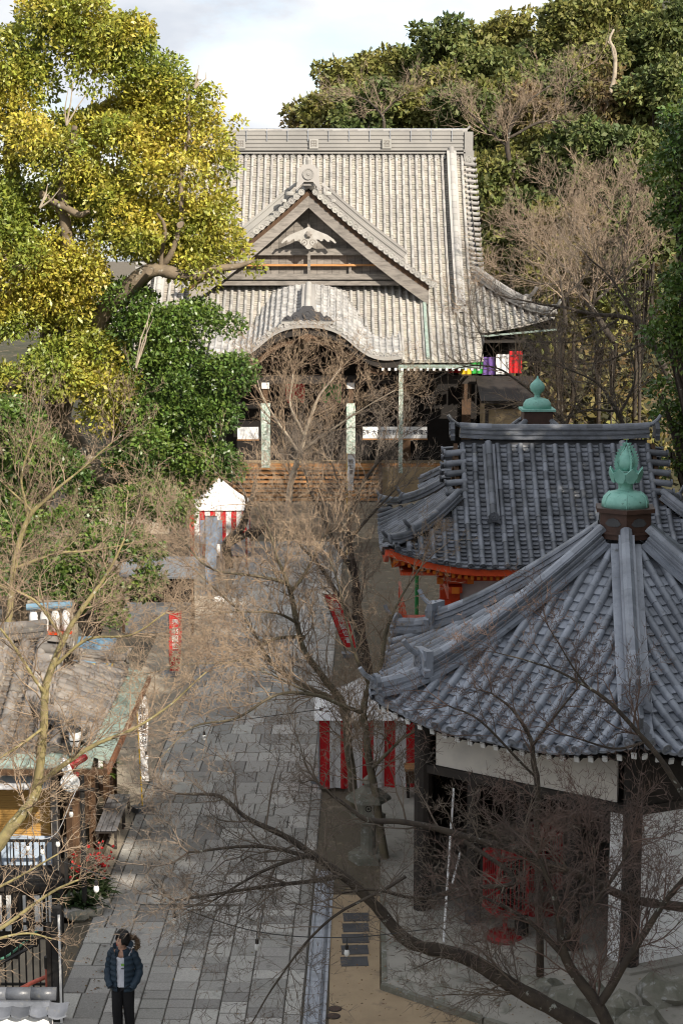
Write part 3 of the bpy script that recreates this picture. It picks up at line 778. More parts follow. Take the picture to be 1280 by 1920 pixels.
MB().box(0, -1.4, 8.55, 19.2, 16.6, .1).build('ceiling', 'wood_dark', hall)
MB().box(0, 0, 1.45, 19.6, 20.4, 2.9).build('floor_platform', 'wall_ochre', hall)
MB().box(0, -9.9, 2.95, 19.8, .3, .16).build('platform_edge', 'wood_step', hall)
for x in np.arange(-2.9, 3.0, .72):   # lattice doors behind the porch
    mb = MB().box(x, -7.2, 4.6, .62, .08, 2.9); dr = mb.build('lattice_door', 'wood_dark', hall)
    MB().box(x, -7.26, 4.6, .5, .03, .05).box(x, -7.26, 5.3, .5, .03, .05).box(x, -7.26, 3.9, .5, .03, .05).box(x, -7.26, 4.6, .05, .03, 2.6).build('lattice', 'wood_brown', dr)
for x, m_ in ((-1.1, 'red_cloth'), (.6, 'green_cloth')):
    MB().grid(lambda a, b, x=x: V((x+a*.9, -7.9+.05*math.sin(a*20), 6.7-b*(.9+.2*math.sin(a*9)))), 10, 3).build('porch_drape', m_, hall)
# wooden stair and stone steps
for i in range(8): MB().box(-.1, -11.55+i*.19, 1.62+i*.175, 6.6, .24, .09).build('stair_tread', 'wood_step', hall)
MB().beam((-.1, -11.3, 1.2), (-.1, -10.0, 2.5), 6.3, .5).build('stair_underside', 'wood_brown', hall)
for sx in (-1, 1): MB().beam((sx*3.35-.1, -11.7, 1.62), (sx*3.35-.1, -10.05, 3.1), .16, .34).build('stair_string', 'wood_brown', hall)
for i in range(8): MB().box(0, -11.6-(8-i)*.14, .095+i*.19, 10.5, 1.3-.0*i, .185).build('stone_step', 'stone_warm', hall)
MB().box(0, -9.6, .72, 20.6, 3.0, 1.44).build('stone_base', 'stone_warm', hall)
# notice board across the porch
nb = thing('notice_board', 'long white board with black brush writing between the porch posts', 'sign', (HX, HY, 0))
a, b = ay(680, 811, HY-10.4), ay(800, 811, HY-10.4); cx = (a.x+b.x)/2-HX; L_ = b.x-a.x
MB().box(cx, -10.4, a.z, L_, .06, .52).build('board', 'white_paint', nb)
MB().box(cx, -10.42, a.z-.30, L_+.06, .09, .06).build('lower_rail', 'wood_step', nb)
text_mesh('各種大祈禱毎回受付・破魔矢', .235, Matrix.Translation((cx, -10.437, a.z)) @ Matrix.Rotation(PI/2, 4, 'X'), 'ink', 'lettering', nb)
nb2 = thing('notice_board', 'short white board half hidden behind the camphor leaves', 'sign', (HX, HY, 0))
a = ay(465, 812, HY-10.4); MB().box(a.x-HX, -10.4, a.z, .95, .06, .55).build('board', 'white_paint', nb2)
MB().box(a.x-HX, -10.42, a.z-.31, 1.0, .09, .06).build('lower_rail', 'wood_step', nb2)
# five-coloured curtain at the right corner of the hall
cu = thing('festival_curtain', 'five coloured temple curtain hanging under the right corner of the hall eave', 'curtain', (0, 0, 0))
pw = [(850, 693, 'red_cloth'), (871, 693, 'yellow_cloth'), (893, 690, 'green_cloth'), (915, 686, 'purple_cloth'), (941, 683, 'white_cloth'), (966, 679, 'red_cloth')]
for i, (x, y, m_) in enumerate(pw):
    Y_ = HY-9.9+i*.12; c_ = ay(x, y, Y_); hh = [.3, .42, .5, .8, .9, 1.0][i]
    MB().grid(lambda a, b: c_+V(((a-.5)*.58, .06*math.sin(a*14+i), hh*.5-b*hh)), 12, 3).build('cloth_panel', m_, cu, True)
a = ay(845, 680, HY-9.9); b = ay(985, 664, HY-9.2); MB().tube([a, b], .015, 5).build('rope', 'cable', cu)
# ochre side building to the right of the hall
sb = thing('side_building', 'low ochre walled building right of the main hall', 'building', (7.2, 74, 0))
MB().box(.1, 1.5, 3.0, 2.1, 3.0, 6.0).build('wall', 'wall_ochre', sb); MB().box(.1, -.05, 5.9, 2.2, .1, .16).box(-.9, -.05, 3.0, .14, .1, 5.8).box(1.1, -.05, 3.0, .14, .1, 5.8).build('timber_frame', 'wood_dark', sb)
MB().beam((.1, -.5, 6.15), (.1, 2.6, 7.0), 2.6, .12).build('roof', 'wood_dark', sb)

# ================================================================== bell tower with vermilion eaves
BX, BY = 5.55, 44.4
bt = thing('bell_tower', 'two storey bell tower with dark grey tile roof and vermilion eaves', 'tower', (BX, BY, 0))
bi = irimoya(bt, 2.52, 4.5, 3.45, 4.95, 7.75, 'tile_dark', 'tile_dark', .30, .076, .30, c=.34, up=.55, wup=2.6, ridge_up=.09, ridge_h=.30, ridge_w=.34, ridge_layers=5, hipw=.26, back=True)
om = MB()
for sx in (-1, 1):
    horn(om, (sx*2.42, 0, 8.08), (sx, 0, 0), .42, .06); oni(om, (sx*2.66, 0, 7.9), (sx, 0, 0), .5)
om.build('ridge_end_tile', 'tile_dark', bt, smooth=False)
# fascia and rafters follow the lifted eave line
def bl(x, inset, dz): return V((x, -(3.45-inset), bi['zd'](3.45)+bi['lift'](x, 3.45)+dz))
def bs(s, y, inset, dz): return V((s*(4.55-inset), y, bi['zd'](3.45)+bi['lift'](4.55, y)+dz))
fp = [(-.05, -.09), (-.05, .09), (.05, .09), (.05, -.09)]
MB().sweep([bl(x, .12, -.13) for x in np.linspace(-4.4, 4.4, 41)], fp).build('eave_fascia', 'vermilion', bt)
for s in (-1, 1): MB().sweep([bs(s, y, .12, -.13) for y in np.linspace(-3.3, 3.3, 31)], fp).build('eave_fascia', 'vermilion', bt)
ra = [frame(bl(x, .35, -.30), (0, -1, -.18), (0, 0, 1)) for x in np.arange(-4.2, 4.21, .155)]
emit(bt, 'rafter', box_t(.075, .9, .09), [m @ Matrix.Translation((0, -.4, 0)) for m in ra], 'vermilion', 300)
emit(bt, 'rafter_tip', box_t(.08, .03, .095), [m @ Matrix.Translation((0, .065, 0)) for m in ra], 'vermilion_end', 300)
ra = [frame(bs(-1, y, .35, -.30), (-1, 0, -.18), (0, 0, 1)) for y in np.arange(-3.1, 3.11, .155)]
emit(bt, 'side_rafter', box_t(.075, .9, .09), [m @ Matrix.Translation((0, -.4, 0)) for m in ra], 'vermilion', 300)
emit(bt, 'side_rafter_tip', box_t(.08, .03, .095), [m @ Matrix.Translation((0, .065, 0)) for m in ra], 'vermilion_end', 300)
MB().box(0, 0, 4.72, 8.2, 6.0, .08).build('eave_ceiling', 'vermilion', bt)
for x in (-2.7, -.9, .9, 2.7):
    for y in (-1.9, 1.9): MB().box(x, y, 3.1, .28, .28, 3.3).build('post', 'vermilion', bt)
for z in (4.45, 3.75, 2.5): MB().box(0, -1.9, z, 6.2, .2, .2).build('tie_beam', 'vermilion', bt)
for z in (4.45, 3.75, 2.5): MB().box(-2.7, 0, z, .2, 4.4, .2).build('tie_beam', 'vermilion', bt)
for x in (-2.7, -.9, .9, 2.7):
    b = MB().box(x, -2.1, 4.2, .34, .7, .16).box(x, -2.2, 4.42, .9, .22, .16).build('bracket', 'vermilion', bt)
    MB().box(x, -2.47, 4.2, .18, .03, .17).box(x-.38, -2.33, 4.42, .16, .03, .17).box(x+.38, -2.33, 4.42, .16, .03, .17).build('bracket_tip', 'vermilion_end', b)
for x in (-1.8, 0, 1.8):
    wdw = MB().box(x, -1.86, 3.15, 1.4, .06, .95).build('window', 'dark_inside', bt)
    lt = MB()
    for k in range(8): lt.box(x-.62+k*.177, -1.9, 3.15, .05, .04, .95)
    for k in range(5): lt.box(x, -1.905, 2.75+k*.2, 1.4, .03, .05)
    lt.build('lattice', 'wood_dark', wdw)
MB().box(0, 0, 3.6, 5.2, 3.6, 1.9).build('upper_wall', 'white_paint', bt)
fr = MB(); fr.box(0, 0, 2.38, 8.0, 5.6, .12).build('balcony_floor', 'vermilion', bt)
for x in np.arange(-3.9, 4.0, 1.3): MB().box(x, -2.75, 2.9, .1, .1, .95).build('railing_post', 'vermilion', bt)
for y in np.arange(-1.6, 2.8, 1.2): MB().box(-3.92, y, 2.9, .1, .1, .95).build('railing_post', 'vermilion', bt)
for z in (3.35, 3.05, 2.7):
    MB().box(0, -2.75, z, 8.2, .07, .08).build('rail', 'vermilion', bt); MB().box(-3.92, 0, z+.01, .07, 5.6, .08).build('rail', 'vermilion', bt)
mb = MB(); n_ = 4
for k, (zz, s_) in enumerate(((0, 1.0), (.8, .90), (1.6, .84), (2.3, .80))): pass
sk = [(0, 4.2, 3.1), (1.1, 3.55, 2.6), (2.3, 3.2, 2.3)]
for (z0, a0, b0), (z1, a1, b1) in zip(sk, sk[1:]):
    mb.add([(-a0, -b0, z0), (a0, -b0, z0), (a0, b0, z0), (-a0, b0, z0), (-a1, -b1, z1), (a1, -b1, z1), (a1, b1, z1), (-a1, b1, z1)], [(0, 1, 5, 4), (1, 2, 6, 5), (2, 3, 7, 6), (3, 0, 4, 7)])
mb.build('skirt_wall', 'white_paint', bt)
gp = thing('green_pole', 'thin green painted pole standing left of the bell tower', 'pole', (gz(766, 1160).x, gz(766, 1160).y-6, 0))
MB().tube([(0, 0, 0), (0, 0, 4.3)], .06, 8).build('shaft', 'green_paint', gp); MB().lathe([(.12, 0), (.12, .1), (.07, .12)], 10).build('foot', 'concrete', gp)

# ================================================================== hexagonal hall
QX, QY, QR = 5.52, 32.9, 5.45
hexh = thing('hexagonal_hall', 'six sided hall with blue grey tile roof and copper flame finial', 'hall', (QX, QY, 0))
A0 = R(264); HA = QR*math.cos(PI/6); HS = QR/2
def hz(e):
    t = e/HA; return 4.05+3.25*(.72*t+.28*t*t)
def hlift(u, e): return .42*max(0, 1-(HS-abs(u))/2.2)**2*max(0, 1-e/2.4)**2
def hface(k):
    am = A0-PI/6+k*PI/3; nrm = V((math.cos(am), math.sin(am), 0)); tan = V((-math.sin(am), math.cos(am), 0))
    return lambda u, e: nrm*(HA-e)+tan*u+V((0, 0, hz(e)+hlift(u, e)))
hc, hp, hd = [], [], []
sp = .318
for k in range(6):
    surf = hface(k); n = int((HS-.12)/sp); ul = [i*sp for i in range(-n, n+1)]
    for u in ul:
        e1 = min(HA-.45, (HS-abs(u))*math.tan(PI/3)-.12)
        tm = tile_matrices(surf, u, 0, e1, .34); hc += [M @ Matrix.Translation((0, 0, .04)) for M, e, q in tm]
        if tm: hd.append(tm[0][0] @ Matrix.Translation((0, .355, .06)))
        um = u+sp/2; e1 = min(HA-.4, (HS-abs(um))*math.tan(PI/3)-.05)
        hp += [M for M, e, q in tile_matrices(surf, um, -.03, e1, .235)]
    um = ul[0]-sp/2; hp += [M for M, e, q in tile_matrices(surf, um, -.03, (HS-abs(um))*1.732-.05, .235)]
emit(hexh, 'cover_tile', cover_t(.082, .34, 8), hc, 'tile_blue', 300, True)
emit(hexh, 'pan_tile', pan_t(.25, .235, .042), hp, 'tile_blue', 300)
emit(hexh, 'round_eave_tile', disc_t(.10, .06), hd, 'tile_blue', 300)
mb = MB()
for k in range(6):
    surf = hface(k); mb.grid(lambda a, b: surf((2*a-1)*(HS-.02)*(1-b), b*HA)-V((0, 0, .055)), 20, 16)
mb.build('roof_deck', 'tile_joint', hexh)
tl = []
for k in range(6):
    ang = A0+k*PI/3; d = V((math.cos(ang), math.sin(ang), 0))
    P = lambda rr: d*rr+V((0, 0, hz((QR-rr)*HA/QR)+hlift(HS*rr/QR, (QR-rr)*HA/QR)))
    p1 = [P(rr)+V((0, 0, .06)) for rr in np.linspace(.50, QR*.80, 22)]
    ridge(hexh, p1, .30, .25, .125, 'tile_blue', tl, 5, base_w=.58)
    om = MB(); oni(om, p1[-1]+d*.06+V((0, 0, .25)), d, .52); horn(om, p1[-1]+V((0, 0, .42)), d, .5, .055); om.box(0, 0, .3, .5, .14, .5, M=frame(p1[-1], d, (0, 0, 1))); om.build('ridge_end_tile', 'tile_blue', hexh)
    p2 = [P(rr)+V((0, 0, .05)) for rr in np.linspace(QR*.80, QR*.975, 8)]
    ridge(hexh, p2, .25, .12, .11, 'tile_blue', tl, 3, base_w=.52)
    om = MB(); oni(om, p2[-1]+d*.04+V((0, 0, .14)), d, .38); horn(om, p2[-1]+V((0, 0, .22)), d, .42, .05); om.build('ridge_end_tile', 'tile_blue', hexh)
emit(hexh, 'ridge_tile', cover_t(.12, .42, 5, 1.0), tl, 'tile_blue', 300)
# finial
def hexp(r_, a=A0): return [(r_*math.cos(a+i*PI/3), r_*math.sin(a+i*PI/3)) for i in range(6)]
z0 = hz(HA)-.22
bx = MB().prism(hexp(.56), z0, z0+.52).build('finial_base', 'copper_brown', hexh)
MB().prism(hexp(.64), z0+.52, z0+.60).prism(hexp(.60), z0+.10, z0+.15).build('base_cornice', 'copper_brown', bx)
for k in range(6):
    am = A0-PI/6+k*PI/3; M = frame((.49*math.cos(am), .49*math.sin(am), z0+.34), (math.cos(am), math.sin(am), 0), (0, 0, 1))
    MB().plate([(-.17, -.03), (-.10, -.08), (.10, -.08), (.17, -.03), (.10, .06), (0, .085), (-.10, .06)], .02, M).build('base_panel', 'slab_dark', bx)
MB().lathe([(.46, 0), (.455, .10), (.42, .20), (.34, .275), (.20, .31), (.15, .33)], 28, (0, 0, z0+.60)).build('finial_dome', 'copper_green', hexh, True)
for k in range(6):
    a = A0+k*PI/3; mb = MB().tube([(.462*math.cos(a), .462*math.sin(a), z0+.61), (.458*math.cos(a), .458*math.sin(a), z0+.71), (.42*math.cos(a), .42*math.sin(a), z0+.81), (.34*math.cos(a), .34*math.sin(a), z0+.878)], .012, 5); mb.build('dome_seam', 'copper_green', hexh)
MB().lathe([(.17, 0), (.14, .05), (.14, .13), (.19, .17), (.26, .20), (.28, .26), (.27, .34), (.2, .36)], 24, (0, 0, z0+.90)).build('lotus_cup', 'copper_green', hexh, True)
for k in range(8):
    a = k*PI/4+.2; M = Matrix.Translation((0, 0, z0+1.08)) @ Matrix.Rotation(a, 4, 'Z') @ Matrix.Translation((0, .25, .0)) @ Matrix.Rotation(R(-16), 4, 'X')
    MB().plate([(-.06, 0), (-.115, .10), (-.12, .19), (-.06, .245), (0, .30), (.06, .245), (.12, .19), (.115, .10), (.06, 0)], .02, M).build('lotus_petal', 'copper_green', hexh)
MB().lathe([(.05, -.17), (.12, -.13), (.165, -.05), (.17, .02), (.14, .11), (.08, .18), (.03, .26), (.005, .32)], 20, (0, 0, z0+1.46)).build('jewel', 'copper_green', hexh, True)
for k in range(4):
    a = k*PI/2+.3; M = Matrix.Translation((0, 0, z0+1.28)) @ Matrix.Rotation(a, 4, 'Z')
    outl = []; inn = []
    for i in range(11):
        t = i/10; r_ = .23*math.sin(PI*min(1, .30+.70*t))**.8; zz = .56*t; outl.append((r_+.004, zz))
        if i < 10: outl.append((r_+.045*(1-.3*t), zz+.055)) if True else None
    outl.append((0, .64)); core = [(max(0., .185*math.sin(PI*min(1, .30+.70*t))**.8-.01), .56*t) for t in np.linspace(1, 0, 11)]
    MB().plate([(x, z) for x, z in outl+core], .015, M).build('flame', 'copper_green', hexh)
# eaves: rafters with white tips, under-eave boards
mb = MB()
for k in range(6):
    surf = hface(k); mb.grid(lambda a, b: surf((2*a-1)*(HS-.12)*(1-b*.36), .10+b*HA*.34)-V((0, 0, .17+.16*b)), 16, 4)
mb.build('soffit', 'wood_dark', hexh)
rr_ = []
for k in range(6):
    surf = hface(k)
    for u in np.arange(-HS+.2, HS-.15, .268):
        p = surf(u, .14)-V((0, 0, .21)); q = surf(u, 1.2); t = (surf(u, 0)-surf(u, 1.0)); t.z *= .5; rr_.append(frame(p, t, (0, 0, 1)))
emit(hexh, 'rafter', box_t(.085, 1.1, .10), [m @ Matrix.Translation((0, -.55, 0)) for m in rr_], 'wood_dark', 300)
emit(hexh, 'rafter_tip', box_t(.09, .03, .105), [m @ Matrix.Translation((0, .012, 0)) for m in rr_], 'white_paint', 300)
# body
WR = 4.36; wp = [V((WR*math.cos(A0+k*PI/3), WR*math.sin(A0+k*PI/3), 0)) for k in range(6)]
MB().prism(hexp(4.75), .05, .16).build('floor', 'concrete', hexh)
for k in range(6): MB().tube([wp[k]+V((0, 0, .1)), wp[k]+V((0, 0, 4.0))], .17, 10).build('corner_post', 'wood_dark', hexh)
for k in range(6):
    p, q = wp[k-1], wp[k]                                # face k lies between corner k-1 and corner k
    t = (q-p).normalized(); nrm = V((t.y, -t.x, 0))
    MB().beam(p+V((0, 0, 3.96)), q+V((0, 0, 3.96)), .2, .22).build('wall_plate', 'wood_dark', hexh)
    MB().beam(p+V((0, 0, 2.98)), q+V((0, 0, 2.98)), .18, .16).build('lintel', 'wood_dark', hexh)
    if k == 0:     # open side facing the path
        MB().beam(p.lerp(q, .07)+V((0, 0, 3.44)), p.lerp(q, .93)+V((0, 0, 3.44)), .05, .74).build('netted_transom', 'net_white', hexh)
        for s_ in (.26, .5, .74): MB().tube([p.lerp(q, s_)+V((0, 0, .1)), p.lerp(q, s_)+V((0, 0, 3.0))], .13, 10).build('post', 'wood_dark', hexh)
        for s_ in (.26,):
            MB().lathe([(.15, 0), (.15, .42), (.135, .44)], 12, p.lerp(q, s_)+V((0, 0, .1))).build('post_sleeve', 'tile_joint', hexh)
        MB().beam(p.lerp(q, .905)+V((0, 0, 1.55)), p.lerp(q, .965)+V((0, 0, 1.55)), .06, 2.8).build('white_board', 'white_paint', hexh)
    else:
        MB().beam(p.lerp(q, .04)+V((0, 0, 1.5)), p.lerp(q, .96)+V((0, 0, 1.5)), .10, 2.9).build('wall_panel', 'plaster' if k in (1, 2) else 'wood_dark', hexh)
        MB().beam(p.lerp(q, .04)+V((0, 0, 3.46)), p.lerp(q, .96)+V((0, 0, 3.46)), .10, .8).build('upper_panel', 'wood_dark', hexh)
        for s_ in (.5,): MB().beam(p.lerp(q, s_)+V((0, 0, .1)), p.lerp(q, s_)+V((0, 0, 3.9)), .16, .2, (0, 1, 0)).build('post', 'wood_dark', hexh)
MB().prism(hexp(4.3), 3.9, 3.98).build('ceiling', 'dark_inside', hexh)

# ================================================================== small hall behind, only its finial and roof top show
SX, SY = 6.25, 54.5
sh = thing('small_hall', 'small pyramid roofed hall behind the bell tower with onion shaped copper finial', 'hall', (SX, SY, 0))
pc, pp = [], []
def sface(k):
    am = k*PI/2; nr = V((math.cos(am), math.sin(am), 0)); tn = V((-math.sin(am), math.cos(am), 0))
    return lambda u, e: nr*(3.6-e)+tn*u+V((0, 0, 4.6+2.75*(.75*e/3.6+.25*(e/3.6)**2)))
for k in range(4):
    sf = sface(k)
    for u in np.arange(-3.3, 3.31, .33):
        pc += [M @ Matrix.Translation((0, 0, .03)) for M, e, q in tile_matrices(sf, u, 0, 3.6-abs(u)-.1, .36)]
mb = MB()
for k in range(4):
    sf = sface(k); mb.grid(lambda a, b: sf((2*a-1)*3.6*(1-b), b*3.6)-V((0, 0, .02)), 8, 8)
mb.build('roof', 'tile_dark', sh); merged(sh, 'cover_tile_field', cover_t(.09, .36), pc, 'tile_dark', True)
tl = []
for k in range(4):
    a = PI/4+k*PI/2; d = V((math.cos(a), math.sin(a), 0))*math.sqrt(2)
    ridge(sh, [d*rr+V((0, 0, 4.65+2.75*(.75*(3.6-rr)/3.6+.25*((3.6-rr)/3.6)**2))) for rr in np.linspace(.4, 3.5, 10)], .3, .2, .1, 'tile_dark', tl, 3)
emit(sh, 'ridge_tile', cover_t(.1, .42), tl, 'tile_dark', 0)
fb = MB().box(0, 0, 7.36, .92, .92, .40).build('finial_base', 'copper_brown', sh)
MB().box(0, 0, 7.59, 1.08, 1.08, .07).build('base_cap', 'copper_green', fb)
MB().lathe([(.46, 0), (.44, .16), (.36, .27), (.2, .33), (.1, .35), (.09, .45), (.13, .47), (.12, .49), (.21, .55), (.24, .66), (.22, .77), (.12, .87), (.04, .95), (.015, 1.03)], 22, (0, 0, 7.625)).build('finial', 'copper_green', sh, True)
MB().box(0, 0, 2.4, 5.2, 5.2, 4.4).build('wall', 'wall_ochre', sh)

# ================================================================== shop on the left
shop = thing('shop', 'sunlit tile roofed shop with green copper eaves left of the path', 'shop', (-9.55, 35.4, 0))
irimoya(shop, 3.35, 4.6, 3.3, 2.95, 4.45, 'tile_shop', 'tile_shop', .36, .115, .36, c=.15, up=.1, wup=1.5, ridge_h=.26, ridge_w=.34, ridge_layers=4, hipw=.24, nlim=220)
MB().beam((-4.6, -3.45, 2.86), (4.75, -3.45, 2.86), .62, .05, (0, -.35, 1)).build('copper_eave', 'copper_trim', shop)
for i in range(5): MB().beam((4.74, -3.3+i*1.38, 2.885+.006*(i % 2)), (4.74, -1.96+i*1.38, 2.885+.006*(i % 2)), .62, .05, (.35, 0, 1)).build('copper_eave', 'copper_trim', shop)
MB().beam((5.06, -3.7, 2.70), (5.06, 3.5, 2.70), .07, .12).build('eave_board', 'rust_edge', shop)
MB().beam((-4.6, -3.74, 2.70), (5.05, -3.74, 2.70), .07, .12).build('eave_board', 'wood_brown', shop)
for y in (-2.6, -.4, 1.8, 3.0): MB().box(4.25, y, 1.4, .13, .13, 2.8).build('post', 'wood_brown', shop)
MB().box(-.2, 0.4, 1.35, 8.2, 5.2, 2.7).build('wall', 'wood_dark', shop)
for i in range(4): MB().box(3.93, -1.6+i*1.15, 1.2, .06, 1.0, 2.2).build('sliding_door', 'wood_brown', shop)
for i, (x0, x1) in enumerate(((-.2, 1.2), (1.35, 2.55), (2.68, 3.75))):
    b = MB().box((x0+x1)/2, -2.62, 1.28, x1-x0, .05, 1.5).build('bamboo_blind', 'blind', shop)
    sl = MB()
    for k in range(30): sl.box((x0+x1)/2, -2.655, .56+k*.05, x1-x0-.02, .012, .034)
    sl.build('blind_slats', 'blind', b)
    MB().box(x1+.06, -2.64, 1.3, .09, .1, 1.8).build('mullion', 'wood_grey', shop)
MB().box(1.9, -2.7, 2.12, 4.3, .1, .12).build('head_rail', 'wood_grey', shop)
MB().beam((1.9, -3.6, 2.32), (1.9, -2.6, 2.60), 4.0, .03).build('awning', 'awning', shop)
MB().box(3.9, -3.0, 1.1, .10, .10, 3.2).build('drain_pipe', 'wood_grey', shop)
MB().box(1.9, -3.1, .40, 4.4, 1.5, .12).build('balcony_floor', 'wood_dark', shop)
for k in range(9): MB().box(.1+k*.44, -2.78, .78, .42, .04, .6).build('balcony_panel', 'panel_blue', shop)
MB().box(1.9, -3.7, -1.2, 4.4, .1, 3.1).build('under_wall', 'wood_dark', shop)
for k in range(16): MB().box(-.1+k*.265+(.06 if k % 3 else 0), -3.78, -.13, [.12, .07, .16][k % 3], .03, .72).build('batten', 'white_paint', shop)
def railing(name, label, p, q, h, n, m_='iron_black', foot=0.):
    p, q = V(p), V(q); o = thing(name, label, 'railing', p)
    d = q-p
    MB().beam((0, 0, h), (d.x, d.y, d.z+h), .045, .045).build('top_rail', m_, o); MB().beam((0, 0, .10), (d.x, d.y, d.z+.10), .04, .04).build('bottom_rail', m_, o)
    for i in range(n+1):
        c_ = d*(i/n); MB().box(c_.x, c_.y, c_.z+h/2+.03, .026, .026, h-.02).build('baluster', m_, o)
    for c_ in (V((0, 0, 0)), d): MB().box(c_.x, c_.y, c_.z+h/2+.03-foot/2, .06, .06, h+.08+foot).build('rail_post', m_, o)
    return o
railing('balcony_railing', 'black iron railing along the shop balcony under the bamboo blinds', (-8.6, 31.62, .46), (-5.32, 31.62, .46), .88, 26)
railing('stair_railing', 'middle black railing in front of the white battens', (-8.6, 30.3, .1), (-5.2, 30.3, .1), .85, 26, foot=2.5)
railing('stair_railing', 'lowest black railing above the small tile capped wall', (-8.4, 28.2, -.15), (-5.0, 28.2, -.15), .95, 28, foot=2.3)
# stone stair going down to the left
stair = struct(MB().box(-8.6, 28.4, -2.5, 7.0, 5.8, .12).build('stair_landing', 'stone_warm'))
for i in range(9): MB().box(-5.24-i*.36, 28.9, -1.4-.12*i, .355, 5.0, 2.3-.24*i).build('step', 'stone_warm', stair)
MB().tube([V((-5.3, 28.0, .75)), V((-6.0, 28.0, .35)), V((-7.2, 28.0, -.3))], .03, 6).build('handrail', 'iron_black', stair)
ho = thing('garden_hose', 'green hose slung along the stair railing', 'hose', (0, 0, 0))
MB().tube(smooth_path([ay(70, 1745, 28.9), ay(45, 1768, 28.9), ay(10, 1795, 28.9), ay(-30, 1805, 28.9)], 12), .022, 8).build('tube', 'hose_green', ho)
pt = thing('gate_post', 'tall black timber post at the left edge of the paving', 'post', (-4.66, 26.6, 0))
MB().box(0, 0, .55, .15, .15, 2.9).build('timber', 'iron_black', pt); MB().box(.06, -.1, .75, .035, .03, 2.3).build('white_strip', 'white_paint', pt); MB().box(-.13, .02, .4, .08, .1, 2.6).build('side_timber', 'wood_dark', pt)
rp_ = thing('red_pipe', 'short red standpipe with dark cap by the stair', 'pipe', (ay(91, 1838, 26.8).x, 26.8, 0))
MB().tube([(0, 0, -.9), (0, 0, .86)], .05, 10).tube([(0, 0, .72), (-.3, .1, .55), (-.7, .2, .3)], .035, 8).build('pipe', 'pipe_red', rp_); MB().lathe([(.06, 0), (.06, .2), (.03, .22)], 10, (0, 0, .86)).build('cap', 'iron_black', rp_)
# white wall with tile cap, bottom left
wl = thing('capped_wall', 'low white plaster wall with grey tile cap in the bottom left corner', 'wall', (-6.6, 24.4, 0))
MB().box(0, 0, -.7, 4.4, .36, 3.9).build('wall_body', 'plaster', wl)
for k in range(17):
    M = Matrix.Translation((-2.2+k*.275, -.02, 1.34))
    MB().grid(lambda a, b: M @ V((a*.29, -.02-.26*b, .05-.085*b-.05*math.sin(PI*a)*(.35+.65*b))), 12, 2).grid(lambda a, b: M @ V((a*.29, -.28, -.035-.03*b-.05*math.sin(PI*a))), 12, 1).build('wave_tile', 'tile_dark', wl, True)
for k in range(12): MB().tube([(-2.2+k*.375, 0, 1.50), (-1.83+k*.375, 0, 1.50)], .10, 12).build('cap_tile', 'tile_dark', wl, True)
MB().box(0, 0, 1.37, 4.42, .24, .1).build('cap_course', 'tile_dark', wl)
# benches
c0, c1, c2, c3 = gz(179, 1556, .45), gz(219, 1557, .45), gz(245, 1490, .45), gz(205, 1489, .45)
def bench(label, s0, s1):
    a, b = c0.lerp(c3, s0), c1.lerp(c2, s0); d, c_ = c0.lerp(c3, s1), c1.lerp(c2, s1); m0, m1 = (a+b)/2, (c_+d)/2
    o = thing('bench', label, 'bench', (m0.x, m0.y, 0), group='slatted benches by the shop'); ax = (m1-m0); ax.z = 0; L_ = ax.length; ax.normalize(); lat = V((ax.y, -ax.x, 0)); wd = (b-a).dot(lat)
    for k in range(4):
        c = lat*(wd*((k+.5)/4-.5)); MB().beam(c+V((0, 0, .44)), c+ax*L_+V((0, 0, .44)), wd/4-.015, .03).build('plank', 'wood_bench', o)
    for s_ in (.05, .95):
        for k in (-1, 1): c = lat*(k*wd*.42)+ax*L_*s_; MB().box(c.x, c.y, .215, .05, .05, .43).build('leg', 'wood_dark', o)
        c = ax*L_*s_; MB().beam(c-lat*wd*.45+V((0, 0, .39)), c+lat*wd*.45+V((0, 0, .39)), .05, .06).build('cross_rail', 'wood_dark', o)
    MB().beam(lat*0+V((0, 0, .13))+ax*L_*.05, V((0, 0, .13))+ax*L_*.95, .04, .05).build('stretcher', 'wood_dark', o)
bench('nearer of two dark slatted benches outside the shop', 0., .595); bench('farther of two dark slatted benches outside the shop', .605, 1.)
# floodlights on their pole
fp_ = thing('light_pole', 'black pole in the planter carrying the red floodlights', 'pole', (-4.93, 31.3, 0))
MB().tube([(0, 0, 0), (0, 0, 2.75)], .05, 8).build('shaft', 'iron_black', fp_); MB().box(0, -.08, 2.5, .5, .05, .05).build('cross_bar', 'iron_black', fp_)
def flood(label, p, aim):
    o = thing('floodlight', label, 'floodlight', p, group='red floodlights on the pole'); M = frame((0, 0, 0), aim, (0, 0, 1)) @ Matrix.Rotation(-PI/2, 4, 'X')
    for nm, m_, pr in (('housing', 'red_paint', [(.05, -.42), (.07, -.36), (.075, -.2), (.10, -.12), (.15, -.04)]), ('rim', 'white_paint', [(.155, -.05), (.185, -.03), (.185, .02), (.165, .03)]), ('lens', 'bulb_glass', [(.16, .0), (.12, .05), (.04, .075)])):
        m = MB().lathe(pr, 18); MB().add(m.v, m.f, M).build(nm, m_, o, nm != 'rim')
    g = MB()
    for k in range(4):
        a = k*PI/4; g.tube([(.17*math.cos(a), .17*math.sin(a), .03), (.08*math.cos(a), .08*math.sin(a), .10), (-.08*math.cos(a), -.08*math.sin(a), .10), (-.17*math.cos(a), -.17*math.sin(a), .03)], .009, 5)
    g.tube([(.10*math.cos(a), .10*math.sin(a), .095) for a in np.linspace(0, 2*PI, 15)], .008, 5); MB().add(g.v, g.f, M).build('guard', 'white_paint', o)
flood('red floodlight whose round white front faces the camera', ay(132, 1468, 31.0), (-.15, -1, -.12)); flood('red floodlight turned left, its red housing seen from the side', ay(126, 1438, 31.15), (-1, -.45, -.45))
